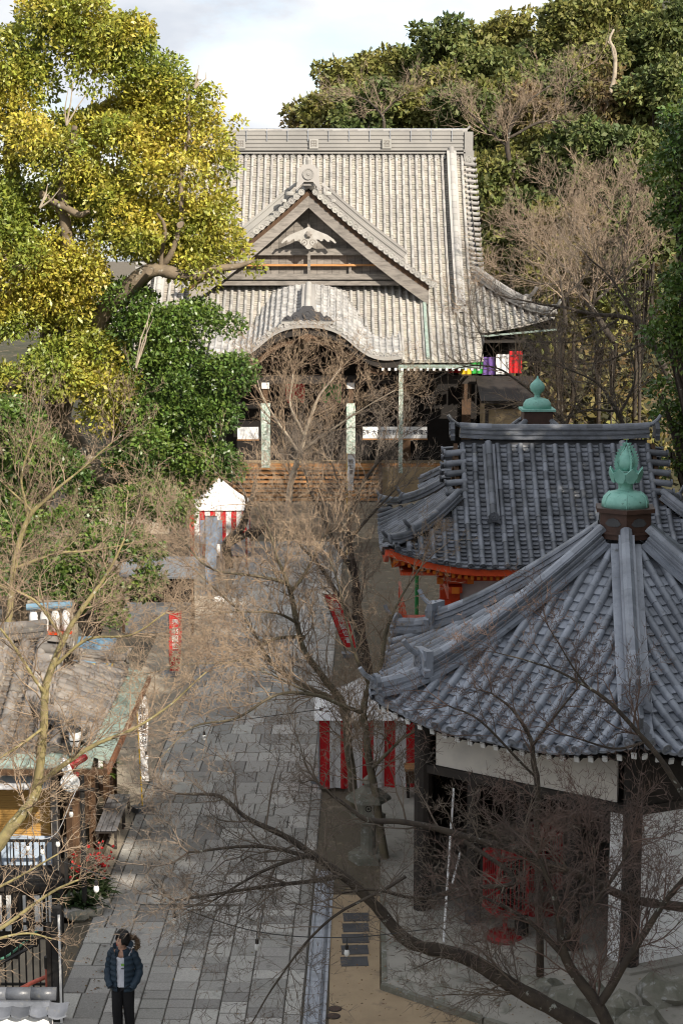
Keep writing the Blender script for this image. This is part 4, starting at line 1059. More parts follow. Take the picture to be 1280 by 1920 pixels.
lp = thing('lamp', 'small white lantern lamp with black cap on the shop eave', 'lamp', ay(142, 1412, 31.8))
MB().tube([(0, 0, -.75), (0, 0, .15)], .03, 8).build('stem', 'iron_black', lp); MB().lathe([(.09, 0), (.12, .1), (.12, .25), (.1, .30)], 8, (0, 0, .15)).build('globe', 'white_paint', lp); MB().lathe([(.14, 0), (.12, .05), (.03, .1)], 8, (0, 0, .45)).build('cap', 'iron_black', lp); MB().lathe([(.135, 0), (.135, .02)], 8, (0, 0, .255)).build('band', 'iron_black', lp)
pl_ = thing('paper_lantern', 'white paper lantern with black writing hanging beside the benches', 'lantern', ay(205, 1432, 36.2))
MB().lathe([(.07, 0), (.125, .04), (.13, .24), (.125, .36), (.07, .42)], 14).build('shade', 'white_cloth', pl_, True); MB().lathe([(.08, 0), (.08, .04)], 12, (0, 0, .42)).build('top_ring', 'rust_edge', pl_)
text_mesh('御札', .15, Matrix.Translation((0, -.137, .31)) @ Matrix.Rotation(PI/2, 4, 'X'), 'ink', 'lettering', pl_, vertical=True)
MB().tube([(0, 0, .45), (.02, 0, 1.1)], .008, 5).build('cord', 'cable', pl_)
# potted palm and planters
def blades(mb, c, n, L_, rs_, wd=.05, droop=.5):
    for i in range(n):
        a = rs_.uniform(0, 2*PI); el = rs_.uniform(.5, 1.4); d = V((math.cos(a)*math.cos(el), math.sin(a)*math.cos(el), math.sin(el))); sd_ = V((-math.sin(a), math.cos(a), 0)); ln = L_*rs_.uniform(.6, 1.1)
        pts = [V(c)+d*ln*t-V((0, 0, droop*ln*t*t)) for t in (0, .35, .7, 1)]; b = len(mb.v)
        for p, ww in zip(pts, (.5, 1., .7, .05)): mb.v += [tuple(p-sd_*wd*ww/2), tuple(p+sd_*wd*ww/2)]
        for k in range(3): mb.f.append((b+2*k, b+2*k+1, b+2*k+3, b+2*k+2))
rs2 = random.Random(9)
pp_ = thing('potted_palm', 'bright green spiky palm in a pot beside the benches', 'plant', gz(200, 1492))
mb = MB(); [blades(mb, (rs2.uniform(-.1, .1), rs2.uniform(-.1, .1), .45+rs2.uniform(0, .45)), 14, .55, rs2) for _ in range(6)]; mb.build('foliage', 'leaf_palm', pp_)
MB().lathe([(.16, 0), (.22, .38), (.24, .40), (.2, .42)], 14).build('pot', 'pot', pp_); MB().tube([(0, 0, .4), (0, 0, .9)], .03, 6).build('stem', 'bark', pp_)
pb = thing('planter_bed', 'dark planted bed with stone kerb and red flowers below the shop', 'planter', (-5.0, 31.6, 0))
MB().lathe([(.62, 0), (.62, .12), (.55, .14)], 20, sx=.8).build('kerb', 'stone', pb)
mb = MB(); [blades(mb, (rs2.uniform(-.4, .3), rs2.uniform(-.4, 1.2), .1), 26, .6, rs2, .07) for _ in range(16)]; mb.build('foliage', 'leaf_dark', pb)
fl = MB()
for i in range(90):
    p = V((rs2.uniform(-.35, .45), rs2.uniform(.4, 1.6), rs2.uniform(.35, .75))); blades(fl, p, 5, .07, rs2, .05, .2)
fl.build('red_flower_heads', 'flower_red', pb, kind='stuff')
for q, (x, y) in enumerate(((-4.75, 31.15), (-5.0, 30.95))):
    MB().lathe([(.12, 0), (.16, .06), (.14, .14), (.05, .18)], 9, (x+5.0, y-31.6, 0), sx=1.3).build('kerb_rock', 'stone_moss', pb)

# ---- banners
def nobori(name, label, p, h, wd, z0, m_, lean=(0, 0), rz=0., text=None, tm='white_text', base=True, tsize=None, group='festival banners on poles', wave=.05):
    o = thing(name, label, 'banner', p, rz, group)
    top = V((lean[0], lean[1], h)); MB().tube([(0, 0, 0), top], .016, 6).build('pole', 'rope_yellow' if m_ == 'white_cloth' else 'cable', o)
    MB().tube([top-V((0, 0, .04)), top+V((wd, 0, -.04))], .012, 5).build('cross_arm', 'cable', o)
    f = lambda a, b: V((0, 0, 0)).lerp(top, (h-.05-b*(h-z0))/h)+V((a*wd*(1-.25*b*b), wave*math.sin(b*7+a*3), 0))
    c = MB().grid(f, 6, 14).build('cloth', m_, o, True)
    if base: MB().box(0, 0, .07, .42, .34, .14).build('base', 'grey_sheet', o)
    if text:
        tsz = tsize or wd*.6; vs, fs = [], []
        tm_ = text_mesh(text, tsz, Matrix(), tm, 'lettering', o, vertical=True)
        hh = h-z0; n = len(text)*tsz*1.08
        for v in tm_.data.vertices:
            b = .14+(-(v.co.y)+tsz*.5)/hh; q = f(.5+v.co.x/wd, max(0, min(1, b))); v.co = q+V((0, -.012, 0))
    return o
bp = gz(268, 1522); nobori('banner', 'narrow white banner twisted on its pole beside the benches', bp, 2.75, .26, .75, 'white_cloth', (-.12, 0), R(38), '御祈禱受付', 'ink', tsize=.16)
p = gz(652, 1232); nobori('banner', 'leaning red banner with white writing among the cherry branches', p, 2.05, .50, .35, 'red_cloth', (-.78, 0), 0, '納南無観世音', tsize=.21)
p = gz(318, 1268); nobori('banner', 'upright red banner at the left edge of the path', p, 2.05, .40, .2, 'red_cloth', (0, 0), 0, '奉納観世音', tsize=.22)
p = V((ay(650, 960, 69.5).x, 69.5, 0)); nobori('banner', 'pale blue white banner in front of the hall stair', p, 4.4, .36, 2.9, 'white_cloth', (0, 0), R(20), '観世音', 'ink', tsize=.2)
p = V((ay(386, 1100, 62).x, 62, 0)); nobori('banner', 'pale banner standing before the left tent', p, 3.0, .45, .4, 'bluegrey_cloth', (0, 0), 0)
p = gz(603, 1470); nobori('banner', 'thin red and white banner at the corner of the right hand stall', p, 1.9, .22, .3, 'red_cloth', (-.05, 0), R(50))
# ---- stalls with red and white striped curtains
def tent(label, p, wd, dp, h, peak, rz=0.):
    o = thing('stall_tent', label, 'tent', p, rz, 'stalls with red and white curtains')
    for sx in (-1, 1):
        for sy in (-1, 1): MB().tube([(sx*wd/2, sy*dp/2, 0), (sx*wd/2, sy*dp/2, h)], .025, 6).build('pole', 'steel', o)
    b = MB(); e = .12
    q = [(-wd/2-e, -dp/2-e, h), (wd/2+e, -dp/2-e, h), (wd/2+e, dp/2+e, h), (-wd/2-e, dp/2+e, h)]
    def face(a, c_, d):
        b.grid(lambda s_, t: (V(a).lerp(V(c_), s_)).lerp(V(d), t)-V((0, 0, .10*math.sin(PI*t)*(1+.5*math.sin(s_*12)))), 10, 6)
    ap_ = (0, 0, peak)
    for i in range(4): face(q[i], q[(i+1) % 4], ap_)
    b.build('canopy', 'white_cloth', o, True)
    n = int(wd/.23) | 1; ws = wd/n
    for i in range(n):
        m_ = 'red_cloth' if i % 2 == 0 else 'white_cloth'
        MB().grid(lambda s_, t: V((-wd/2+(i+s_)*ws, -dp/2-.02+.05*math.sin((i+s_)*4.1+t*1.5)*t+.02*math.sin((i+s_)*13)*t, (h-.02)*(1-t)+.08*t)), 4, 6).build('curtain_stripe', m_, o)
    n = int(dp/.36); ws = dp/n
    for sx in (-1, 1):
        for i in range(n):
            m_ = 'red_cloth' if i % 2 == 0 else 'white_cloth'
            MB().grid(lambda s_, t: V((sx*wd/2+.03*math.sin((i+s_)*4)*t, -dp/2+(i+s_)*ws, (h-.02)*(1-t)+.08*t)), 4, 6).build('curtain_stripe', m_, o)
    return o
tent('white topped stall with red and white curtains beside the stone lantern', (.62, 40.0, 0), 2.3, 2.4, 1.75, 2.55)
tl_ = tent('white topped stall with red curtains at the foot of the hall steps', (-5.1, 71.0, 0), 2.4, 2.4, 2.0, 3.2)
cl = thing('goods_rack', 'grey blue rack of charms in front of the far stall', 'rack', (-5.3, 68.6, 0))
MB().box(0, 0, .85, .9, .4, .08).box(0, .1, 1.3, .9, .08, .9).build('board', 'bluegrey_cloth', cl); MB().box(-.4, 0, .42, .06, .3, .84).box(.4, 0, .42, .06, .3, .84).build('legs_frame', 'steel', cl)
sg = thing('sign_frame', 'grey sign in a red frame at the corner of the far stall', 'sign', (ay(447, 1040, 67.5).x, 67.5, 0))
MB().box(0, 0, .85, .62, .05, .7).build('panel', 'bluegrey_cloth', sg); MB().box(-.33, 0, .7, .07, .07, 1.4).box(.33, 0, .7, .07, .07, 1.4).box(0, 0, 1.25, .6, .06, .08).build('frame', 'red_paint', sg)
ds = thing('dark_stall', 'low dark stall with grey sheet roof left of the path', 'stall', (-6.1, 56.5, 0))
MB().beam((0, -1.0, 1.9), (0, .9, 2.25), 2.6, .06).build('roof', 'grey_sheet', ds); MB().box(0, .5, 1.0, 2.2, .1, 2.0).build('back_wall', 'dark_inside', ds); MB().box(0, -.5, .45, 2.2, .7, .9).build('counter', 'grey_sheet', ds)
for sx in (-1, 1): MB().box(sx*1.15, -.85, .95, .07, .07, 1.9).build('post', 'wood_brown', ds)
ws_ = thing('stone_block', 'small white stone marker on the paving by the dark stall', 'marker', gz(411, 1127))
MB().prism([(-.18, -.12), (.18, -.12), (.16, .12), (-.16, .12)], 0, .16).build('block', 'white_paint', ws_)
# ---- booth with blue roof and rack of white niches
bo = thing('striped_booth', 'small booth with blue roof and yellow striped side behind the shop', 'booth', (ay(165, 1235, 40.5).x, 40.5, 0))
MB().box(.12, .5, 1.1, .7, 1.2, 2.2).build('body', 'white_paint', bo)
for k in range(4): MB().box(.48, -.05+k*.3, 1.9, .03, .12, 1.6).build('stripe', 'booth_yellow', bo)
for k in range(3): MB().box(-.05+k*.2, -.115, 1.9, .08, .03, 1.6).build('stripe', 'booth_yellow', bo)
MB().beam((.08, -.35, 2.46), (.08, 1.2, 3.05), .95, .05).build('roof', 'roof_blue', bo); MB().beam((-.05, -.7, 2.18), (-.05, -.2, 2.40), .9, .05).build('lower_roof', 'roof_blue', bo)
ni = thing('niche_rack', 'row of four tall white oval niches under a dark beam', 'rack', (ay(92, 1186, 43).x, 43, ay(92, 1186, 43).z-.05))
MB().box(0, .2, .02, 1.15, .5, .05).build('shelf', 'vermilion', ni); MB().tube([(-.55, 0, .72), (.6, 0, .78)], .09, 10).build('beam', 'roof_blue', ni)
for k in range(4): MB().lathe([(.02, 0), (.09, .03), (.11, .2), (.11, .42), (.07, .56), (.02, .6)], 14, (-.40+k*.28, .1, .05), sy=.6).build('niche', 'white_paint', ni, True)
MB().box(0, .45, -1.0, 1.3, .5, 3.4-1.0).box(0, .42, .4, 1.2, .08, .8).build('support', 'stone_warm', ni)
# ---- stone lantern, red lantern cage, white pole
la = thing('stone_lantern', 'weathered stone lantern standing by the cherry trunk', 'stone lantern', gz(690, 1612))
MB().prism(hexp(.42, 0), 0, .16).build('base', 'stone_moss', la); MB().lathe([(.2, 0), (.16, .1), (.15, .6), (.19, .72)], 12, (0, 0, .16)).build('shaft', 'stone_moss', la)
MB().prism(hexp(.36, 0), .88, 1.0).build('platform', 'stone_moss', la); fbx = MB().prism(hexp(.23, 0), 1.0, 1.32).build('fire_box', 'stone_moss', la)
MB().add(*disc_t(.07, .02, 12), frame((0, -.205, 1.17), (0, -1, 0), (0, 0, 1))).build('opening', 'dark_inside', fbx)  # flat near-black disc in place of a hollow, shade put into its colour
MB().lathe([(.48, 0), (.46, .07), (.28, .2), (.14, .28)], 6, (0, 0, 1.32)).build('cap', 'stone_moss', la); MB().lathe([(.07, 0), (.13, .08), (.11, .16), (.02, .24)], 10, (0, 0, 1.60)).build('jewel', 'stone_moss', la)
def cage(label, p, s_):
    o = thing('lantern_cage', label, 'lantern', p, R(20), 'red lantern cages of the hexagonal hall')
    MB().lathe([(.36*s_, 0), (.36*s_, .05), (.30*s_, .09), (.08*s_, .12)], 24).build('base', 'red_paint', o); MB().tube([(0, 0, .1), (0, 0, .58*s_)], .045, 8).build('stem', 'red_paint', o)
    h0, h1, a = .56*s_, 1.62*s_, .29*s_
    MB().box(0, 0, h0, 2*a+.06, 2*a+.06, .06).build('tray', 'red_paint', o); MB().box(0, 0, h1, 2*a+.06, 2*a+.06, .06).build('lid', 'red_paint', o); MB().box(0, 0, (h0+h1)/2+.1, 2*a+.03, 2*a+.03, .05).build('mid_rail', 'red_paint', o)
    for sx in (-1, 1):
        for sy in (-1, 1): MB().box(sx*a, sy*a, (h0+h1)/2, .05, .05, h1-h0).build('corner_bar', 'red_paint', o)
    for k in range(1, 7):
        t = -a+2*a*k/7
        for q in ((t, -a), (t, a), (-a, t), (a, t)): MB().box(q[0], q[1], (h0+h1)/2, .014, .014, h1-h0).build('bar', 'red_paint', o)
    MB().box(0, 0, (h0+h1)/2, 2*a*.55, 2*a*.55, (h1-h0)*.8).build('candle_tray', 'dark_inside', o)
cage('red barred lantern cage on a round foot in front of the hexagonal hall', (gz(946, 1758, .11).x, gz(946, 1758, .11).y, .11), 1.0)
cage('second red lantern cage half hidden behind branches further right', (gz(1010, 1712, .11).x, gz(1010, 1712, .11).y, .13), 1.0)
for i, (a, b, lb) in enumerate((((850, 1478), (836, 1674), 'long white pole leaning against the hexagonal hall'), ((862, 1600), (848, 1655), 'short white pole beside the long leaning one'))):
    Y_ = 29.6; o = thing('leaning_pole', lb, 'pole', (0, 0, 0), group='white poles leaning by the hall'); q = ay(b[0], b[1], Y_); MB().tube([ay(a[0], a[1], Y_+.7), V((q.x, q.y, q.z))] if i else [ay(a[0], a[1], Y_+.9), V((q.x-.05, q.y-.1, .11))], .022, 7).build('shaft', 'white_paint', o)
bx_ = thing('offering_box', 'wooden box on legs beside the striped stall', 'box', gz(782, 1500)); MB().box(0, 0, .62, .55, .45, .3).build('box', 'wood_brown', bx_); MB().box(0, 0, .79, .62, .5, .05).build('lid', 'wood_step', bx_)
for sx in (-1, 1):
    for sy in (-1, 1): MB().box(sx*.22, sy*.17, .24, .06, .06, .48).build('leg', 'wood_dark', bx_)
# ---- boulders at the lower right
def boulder(label, p, s_, seed):
    m = MB(); n = 12
    def fn(a, b):
        th = a*2*PI; ph = b*PI; d = V((math.sin(ph)*math.cos(th), math.sin(ph)*math.sin(th), math.cos(ph))); k = 1+.42*mnoise.noise(d*1.6+V((seed, 0, 0)))+.30*mnoise.noise(d*4.2+V((0, seed, 0)))
        return V(p)+V((d.x*s_[0], d.y*s_[1], d.z*s_[2]))*k
    m.grid(fn, 13, 8); o = m.build('boulder', 'stone_moss'); tag(o, label, 'rock', 'garden rocks below the white wall')
for i, (x, y, s_) in enumerate(((1090, 1888, (.55, .45, .4)), (1160, 1905, (.4, .4, .35)), (1250, 1868, (.6, .5, .35)), (1010, 1855, (.45, .35, .22)), (1200, 1935, (.5, .4, .35)))):
    q = gz(x, y, .1); boulder(['large brown rock under the corner of the white wall', 'smaller rock below the large brown one', 'broad rock at the right edge under the white wall', 'low flat rock left of the others', 'rock at the bottom edge of the picture'][i], (q.x, q.y, .1), s_, i*3.1)
# ---- string lights
def bulb(label, x, y, Y_):
    p = ay(x, y, Y_); o = thing('light_bulb', label, 'light bulb', p, group='string light bulbs')
    MB().lathe([(.012, -.055), (.035, -.035), (.043, 0), (.036, .035), (.02, .06)], 12).build('glass', 'bulb_glass', o, True)
    MB().lathe([(.022, .05), (.026, .06), (.026, .12), (.012, .13)], 10).build('socket', 'iron_black', o); MB().tube([(0, 0, .12), (0, 0, .24)], .007, 5).build('cord', 'cable', o)
    return p+V((0, 0, .24))
def cable(label, pts, m_='cable', r_=.008):
    o = thing('light_cable', label, 'cable', (0, 0, 0), group='string light cables'); MB().tube(smooth_path(pts, 40), r_, 5).build('wire', m_, o)
B = [('bulb over the planter bed', 181, 1667), ('bulb left of the centre of the paving', 328, 1727), ('bulb over the middle of the paving', 482, 1776), ('bulb over the dark inset slabs', 650, 1787)]
q = [bulb('hanging '+l_, x, y, 23.6) for l_, x, y in B]; cable('cable of the nearest string of bulbs across the path', [ay(100, 1610, 26)]+q+[ay(820, 1740, 24)])
B = [('bulb beside the drain pipe of the shop', 134, 1527), ('bulb low before the shop corner', 109, 1583), ('bulb before the blinds, right of its neighbour', 80, 1597), ('leftmost bulb before the blinds', 53, 1591)]
q = [bulb('hanging '+l_, x, y, 30.0) for l_, x, y in B]; cable('pale cable drooping from the floodlights to the balcony', [ay(145, 1478, 30.9)]+q+[ay(-20, 1560, 30)], 'cable_pale')
B = [('bulb near the white banner', 275, 1420), ('bulb above the middle distance paving', 383, 1383)]
q = [bulb('hanging '+l_, x, y, 33.5) for l_, x, y in B]; cable('cable of the string of bulbs by the white banner', [ay(170, 1400, 33)]+q+[ay(600, 1330, 35)])

# ================================================================== trees
def leaf_quads(P, L_, W_, rg, out=None, droop=.35):
    n = len(P); a = rg.normal(size=(n, 3)); 
    if out is not None: a = a*.8+out*.7
    a[:, 2] -= droop; a /= np.linalg.norm(a, axis=1)[:, None]
    b = np.cross(a, rg.normal(size=(n, 3))); b /= np.linalg.norm(b, axis=1)[:, None]
    s_ = rg.uniform(.5, 1.35, (n, 1)); L1 = L_*s_; W1 = W_*s_*.5; nn = np.cross(a, b)
    v = np.stack([P, P+a*L1*.5+b*W1+nn*W1*.35, P+a*L1, P+a*L1*.5-b*W1+nn*W1*.35], axis=1).reshape(-1, 3)
    return v, np.arange(4*n).reshape(n, 4)
def clump_points(cs, rs_, ns, rg, flat=.75):
    Ps, Os = [], []
    for c, r_, n in zip(cs, rs_, ns):
        d = rg.normal(size=(n, 3)); d[:, 2] += .45; d /= np.linalg.norm(d, axis=1)[:, None]
        q = d*(r_*(.50+.55*rg.random((n, 1))**.6)); q[:, 2] *= flat
        Ps.append(np.asarray(c)+q); Os.append(d)
    return np.concatenate(Ps), np.concatenate(Os)
def in_view(P, m=140):
    dz = P[:, 2]-CAM_H; dep = P[:, 1]*math.cos(CAM_P)-dz*math.sin(CAM_P); x = 640+CAM_F*P[:, 0]/dep; y = 960-CAM_F*(P[:, 1]*math.sin(CAM_P)+dz*math.cos(CAM_P))/dep
    return (x > -m) & (x < 1280+m) & (y > -m) & (y < 1920+m)
def crown(parent, name, lobes, material, leaf, rg, clump_r=.7, per=420, fill=1.5, origin=V((0, 0, 0)), flat=.75, depth=.9, cull=True):
    """lobes: (centre, radius) in metres"""
    cs, rr, ns = [], [], []
    for c, r_ in lobes:
        n = max(1, int(fill*(r_/clump_r)**2)); r0_ = r_; r_ = max(.05, r_-clump_r*.6)
        for i in range(n):
            d = rg.normal(size=3); d /= np.linalg.norm(d); d *= r_*rg.random()**.38; d[1] *= depth
            cs.append(np.array(c)+d-np.array(origin)); q = min(clump_r*rg.uniform(.65, 1.3), max(.25, r0_*.95)); rr.append(q); ns.append(int(per*(q/clump_r)**2))
    P, O = clump_points(cs, rr, ns, rg, flat)
    if cull: k_ = in_view(P+np.array(origin)); P, O = P[k_], O[k_]
    v, f = leaf_quads(P, leaf, leaf*.52, rg, O)
    o = link(name, mesh_np(name, v, f), material, parent); return o, cs

def prisms(segs):
    S = np.array([(*a, *b, r0, r1) for a, b, r0, r1 in segs]); A, Bq, r0, r1 = S[:, :3], S[:, 3:6], S[:, 6:7], S[:, 7:8]
    t = Bq-A; t /= np.linalg.norm(t, axis=1)[:, None]+1e-9; ref = np.where(np.abs(t[:, 2:3]) < .8, np.array([[0, 0, 1.]]), np.array([[1., 0, 0]]))
    x = np.cross(t, ref); x /= np.linalg.norm(x, axis=1)[:, None]; y = np.cross(t, x); vs = []
    for base, r_ in ((A, r0), (Bq, r1)):
        for k in range(3):
            a = 2*PI*k/3; vs.append(base+(x*math.cos(a)+y*math.sin(a))*r_)
    v = np.stack(vs, axis=1).reshape(-1, 3); n = len(S); f = np.array([[0, 1, 4, 3], [1, 2, 5, 4], [2, 0, 3, 5]])
    return v, (f[None]+np.arange(n)[:, None, None]*6).reshape(-1, 4)

def bare_tree(label, limbs, seed, bark='bark', twig='twig', step=.38, l1=(1.1, 2.0), maxlev=4, up=.10, start=.25, name='cherry_tree', group=None, tw=1., flatten=1., kids=(1, 2)):
    rn = random.Random(seed); segs = []
    L3 = [[(ay(x, y, Y_), r_) for x, y, Y_, r_ in lm] for lm in limbs]
    root = L3[0][0][0].copy(); o = thing(name, label, 'tree', root, group=group)
    tb = MB(); paths = []
    for lm in L3:
        pts = smooth_path([p-root for p, _ in lm], 6*(len(lm)-1)); m = len(lm)-1
        rad = [np.interp(i/len(pts)*m, range(m+1), [r_ for _, r_ in lm])*(1+.22*mnoise.noise(V((i*.7, seed, 0))))*.85 for i in range(len(pts))]
        pts = [p+V((mnoise.noise(p*1.1+V((seed, 0, 0))), mnoise.noise(p*1.1+V((0, seed, 7))), mnoise.noise(p*1.1+V((3, 0, seed)))))*.05 for p in pts]
        tb.tube(pts, rad, 9); paths.append((pts, rad))
    tb.build('trunk', bark, o, True)
    def rv(): return V((rn.gauss(0, 1), rn.gauss(0, 1), rn.gauss(0, 1)))
    def sprout(p, d, r_, L_, lev):
        n = (4, 3, 2, 1)[min(lev-1, 3)]; cur = p; nodes = []
        for i in range(n):
            w_ = rv()*.22; w_.z = w_.z*flatten+up*.6; d = (d+w_).normalized(); q = cur+d*(L_/n); ra = r_*(1-.62*i/n); rb = r_*(1-.62*(i+1)/n)
            segs.append((tuple(cur), tuple(q), ra, rb)); cur = q; nodes.append((q.copy(), d.copy(), rb))
        if lev < maxlev:
            for i, (q, dd, rb) in enumerate(nodes):
                for _ in range(rn.randint(*kids) if i < n-1 else (3 if lev > 1 else 2)):
                    a = dd.cross(rv()).normalized(); ang = rn.uniform(.45, 1.05); nd = dd*math.cos(ang)+a*math.sin(ang); nd.z = nd.z*flatten+up; nd.normalize()
                    sprout(q, nd, max(rb*.70, .0038*tw), L_*rn.uniform(.36, .62), lev+1)
    for pts, rad in paths:
        acc = 0.; tot = sum((b-a).length for a, b in zip(pts, pts[1:])); run = 0.
        for i in range(1, len(pts)):
            ln = (pts[i]-pts[i-1]).length; acc += ln; run += ln
            if run/tot < start: continue
            while acc > step:
                acc -= step; d = (pts[i]-pts[i-1]).normalized(); a = d.cross(rv()).normalized(); ang = rn.uniform(.5, 1.1); nd = d*math.cos(ang)+a*math.sin(ang); nd.z = nd.z*flatten+up*1.5; nd.normalize()
                sprout(pts[i], nd, min(rad[i]*.5, .017*tw), rn.uniform(*l1)*(1-.35*run/tot), 1)
        d = (pts[-1]-pts[-3]).normalized()
        for _ in range(3): sprout(pts[-1], (d+rv()*.35).normalized(), min(rad[-1], .02), rn.uniform(*l1)*.7, 1)
    mid = np.array([(np.array(s_[0])+np.array(s_[1]))/2+np.array(root) for s_ in segs]); keep = in_view(mid, 120); segs = [s_ for s_, k_ in zip(segs, keep) if k_]
    v, f = prisms(segs); t = link('twigs', mesh_np('twigs', v, f), twig, o); t['kind'] = 'stuff'
    return o

rg = np.random.default_rng(11)
# ---- the great camphor tree
CY = 52.0
def lob(x, y, r_, Y_=CY, dy=-2.5): p = ay(x, y, Y_+dy); return (np.array(p), r_/61.0*(Y_/52.0))
cam_root = V((-9.6, CY+1.0, 0))
ct_ = thing('camphor_tree', 'huge camphor tree with yellow green sunlit crown filling the left side', 'tree', cam_root)
up_l = [lob(*a) for a in ((120, 50, 120), (30, 130, 90), (-60, 200, 110), (210, 90, 95), (290, 150, 80), (360, 215, 62), (395, 180, 26), (210, 230, 120), (80, 300, 120), (330, 300, 105), (410, 300, 40), (200, 370, 130), (385, 395, 62), (30, 440, 120), (310, 440, 105), (415, 455, 42), (478, 500, 20), (120, 520, 95), (120, 585, 68), (380, 495, 70), (-40, 380, 120), (455, 470, 18), (180, 660, 55), (110, 700, 70), (200, 735, 75), (30, 600, 70), (-50, 560, 110), (10, 720, 70), (447, 230, 12))]
lo_l = [lob(*a) for a in ((300, 625, 82), (250, 570, 50), (360, 590, 48), (430, 610, 30), (330, 700, 85), (420, 700, 48), (400, 770, 58), (300, 790, 85), (380, 850, 62), (300, 900, 70), (230, 870, 40), (435, 880, 28), (340, 950, 42), (60, 820, 80), (20, 900, 60), (180, 930, 45), (150, 960, 40), (-50, 760, 100), (40, 960, 55), (110, 880, 50), (-10, 1010, 50), (250, 960, 40))]
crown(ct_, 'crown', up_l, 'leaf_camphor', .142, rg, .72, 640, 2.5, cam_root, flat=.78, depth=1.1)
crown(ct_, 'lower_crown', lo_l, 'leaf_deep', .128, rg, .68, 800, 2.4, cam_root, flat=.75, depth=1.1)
tb = MB()
def limb(pts, Y0=CY):
    q = [(ay(x, y, Y0+dy*.62)-cam_root, r_*.72) for x, y, dy, r_ in pts]; ps = smooth_path([a for a, _ in q], 8*(len(q)-1)); m = len(q)-1
    tb.tube([p+V((mnoise.noise(p*.9), 0, mnoise.noise(p*.9+V((5, 5, 5)))))*.18 for p in ps], [np.interp(i/(len(ps)-1)*m, range(m+1), [r_ for _, r_ in q])*(1+.15*mnoise.noise(V((i*.5, 2, 1)))) for i in range(len(ps))], 12)
limb([(25, 1240, 1, 1.0), (30, 1120, 1, .85), (60, 960, 0, .75), (110, 800, -1, .65), (100, 640, -2, .55), (60, 480, -2, .42), (20, 300, -2, .3), (40, 150, -2, .2), (110, 10, -2, .12)])
limb([(110, 760, -1, .5), (180, 620, -3, .42), (235, 540, -4.5, .36), (290, 508, -5, .27), (370, 515, -5, .22), (440, 505, -5, .13), (472, 492, -5, .05)])
limb([(100, 660, -2, .4), (130, 480, -4.2, .28), (122, 390, -4.8, .22), (130, 300, -5, .17), (138, 235, -5.4, .10)])
limb([(60, 520, -2, .3), (10, 470, -4.5, .2), (25, 500, -5.4, .16), (55, 505, -5.8, .10)])
limb([(122, 400, -4.8, .16), (85, 360, -5.2, .12), (140, 400, -5.4, .14), (165, 395, -5.6, .08)])
limb([(110, 780, -1, .5), (180, 880, -3, .42), (215, 900, -4, .30), (250, 880, -3, .16), (290, 850, -1, .06)])
limb([(60, 900, 0, .4), (20, 740, -4, .25), (45, 715, -5, .18), (70, 690, -5.4, .08)])
limb([(250, 540, -4, .2), (320, 470, -5, .12), (345, 330, -5, .08), (360, 180, -4.6, .05)])
limb([(300, 505, -5, .1), (310, 430, -5.4, .08), (290, 400, -5.5, .05)])
tb.build('trunk', 'bark_camphor', ct_, True)
fr_l = [lob(*a, CY, -5.) for a in ((60, 860, 70), (140, 880, 55), (30, 950, 70), (120, 985, 55), (215, 950, 48), (200, 1010, 42), (300, 930, 45), (-10, 860, 70), (260, 830, 50), (10, 780, 60))]
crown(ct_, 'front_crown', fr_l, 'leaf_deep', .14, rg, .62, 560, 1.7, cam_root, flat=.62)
for (x, y, dy, r_) in ((338, 422, -4.4, .085), (281, 509, -4.0, .095)):   # sawn limb ends
    p = ay(x, y, CY+dy)-cam_root; MB().tube([p+V((0, .5, .05)), p, p+V((0, -.12, 0))], [r_*.9, r_, r_], 12).build('sawn_limb', 'bark_camphor', ct_)
rn = random.Random(3); segs = []
for (x, y, dx, dy_) in ((125, 235, 22, -70), (75, 390, 30, -40), (255, 690, 15, -90), (365, 165, 12, -40)):
    for k in range(3):
        p = ay(x, y, CY-4.6); q = p+V(((dx+rn.uniform(-18, 18))/61, rn.uniform(-.2, .2), -(dy_+rn.uniform(-18, 18))/61)); m_ = p.lerp(q, .5)+V((rn.uniform(-.15, .15), 0, rn.uniform(-.1, .1)))
        segs = [(tuple(p-cam_root), tuple(m_-cam_root), .045, .03), (tuple(m_-cam_root), tuple(q-cam_root), .03, .012)]
        MB().tube([s_[0] for s_ in segs]+[segs[-1][1]], [.03, .02, .006], 6).build('dead_branch', 'dead_wood', ct_)
# ---- evergreen below it
def evergreen(label, lobes, material, leaf, seed, root, clump=.6, per=300, fill=1.2, trunk_r=.2, name='evergreen_tree', group=None, top=None, bark='bark', cull=True):
    rgx = np.random.default_rng(seed); o = thing(name, label, 'tree', root, group=group)
    crown(o, 'crown', lobes, material, leaf, rgx, clump, per, fill, root, cull=cull)
    cs = [V(c)-root for c, _ in lobes]; c0_ = sum(cs, V((0, 0, 0)))/len(cs); tb = MB()
    tb.tube([V((0, 0, -.3)), V((c0_.x*.3, c0_.y*.3, c0_.z*.45)), c0_], [trunk_r, trunk_r*.75, trunk_r*.4], 8)
    for c in cs: tb.tube([V((c0_.x*.3, c0_.y*.3, c0_.z*.5)), c0_.lerp(c, .5)+V((0, 0, -.2)), c], [trunk_r*.5, trunk_r*.35, trunk_r*.12], 6)
    tb.build('trunk', bark, o, True); return o
def lobY(Y_): return lambda x, y, r_: (np.array(ay(x, y, Y_)), r_*(Y_+1)/3200.)
q = lobY(45.5); evergreen('leafy evergreen shrub tree between the shop roof and the camphor', [q(*a) for a in ((90, 1060, 75), (200, 1100, 62), (40, 1010, 55), (255, 1035, 58), (170, 1030, 60), (205, 1150, 32), (120, 1110, 45), (270, 1090, 40), (30, 1090, 45))], 'leaf_deep', .15, 5, V((-6.6, 45.8, 0)), .5, 330, 2.4)
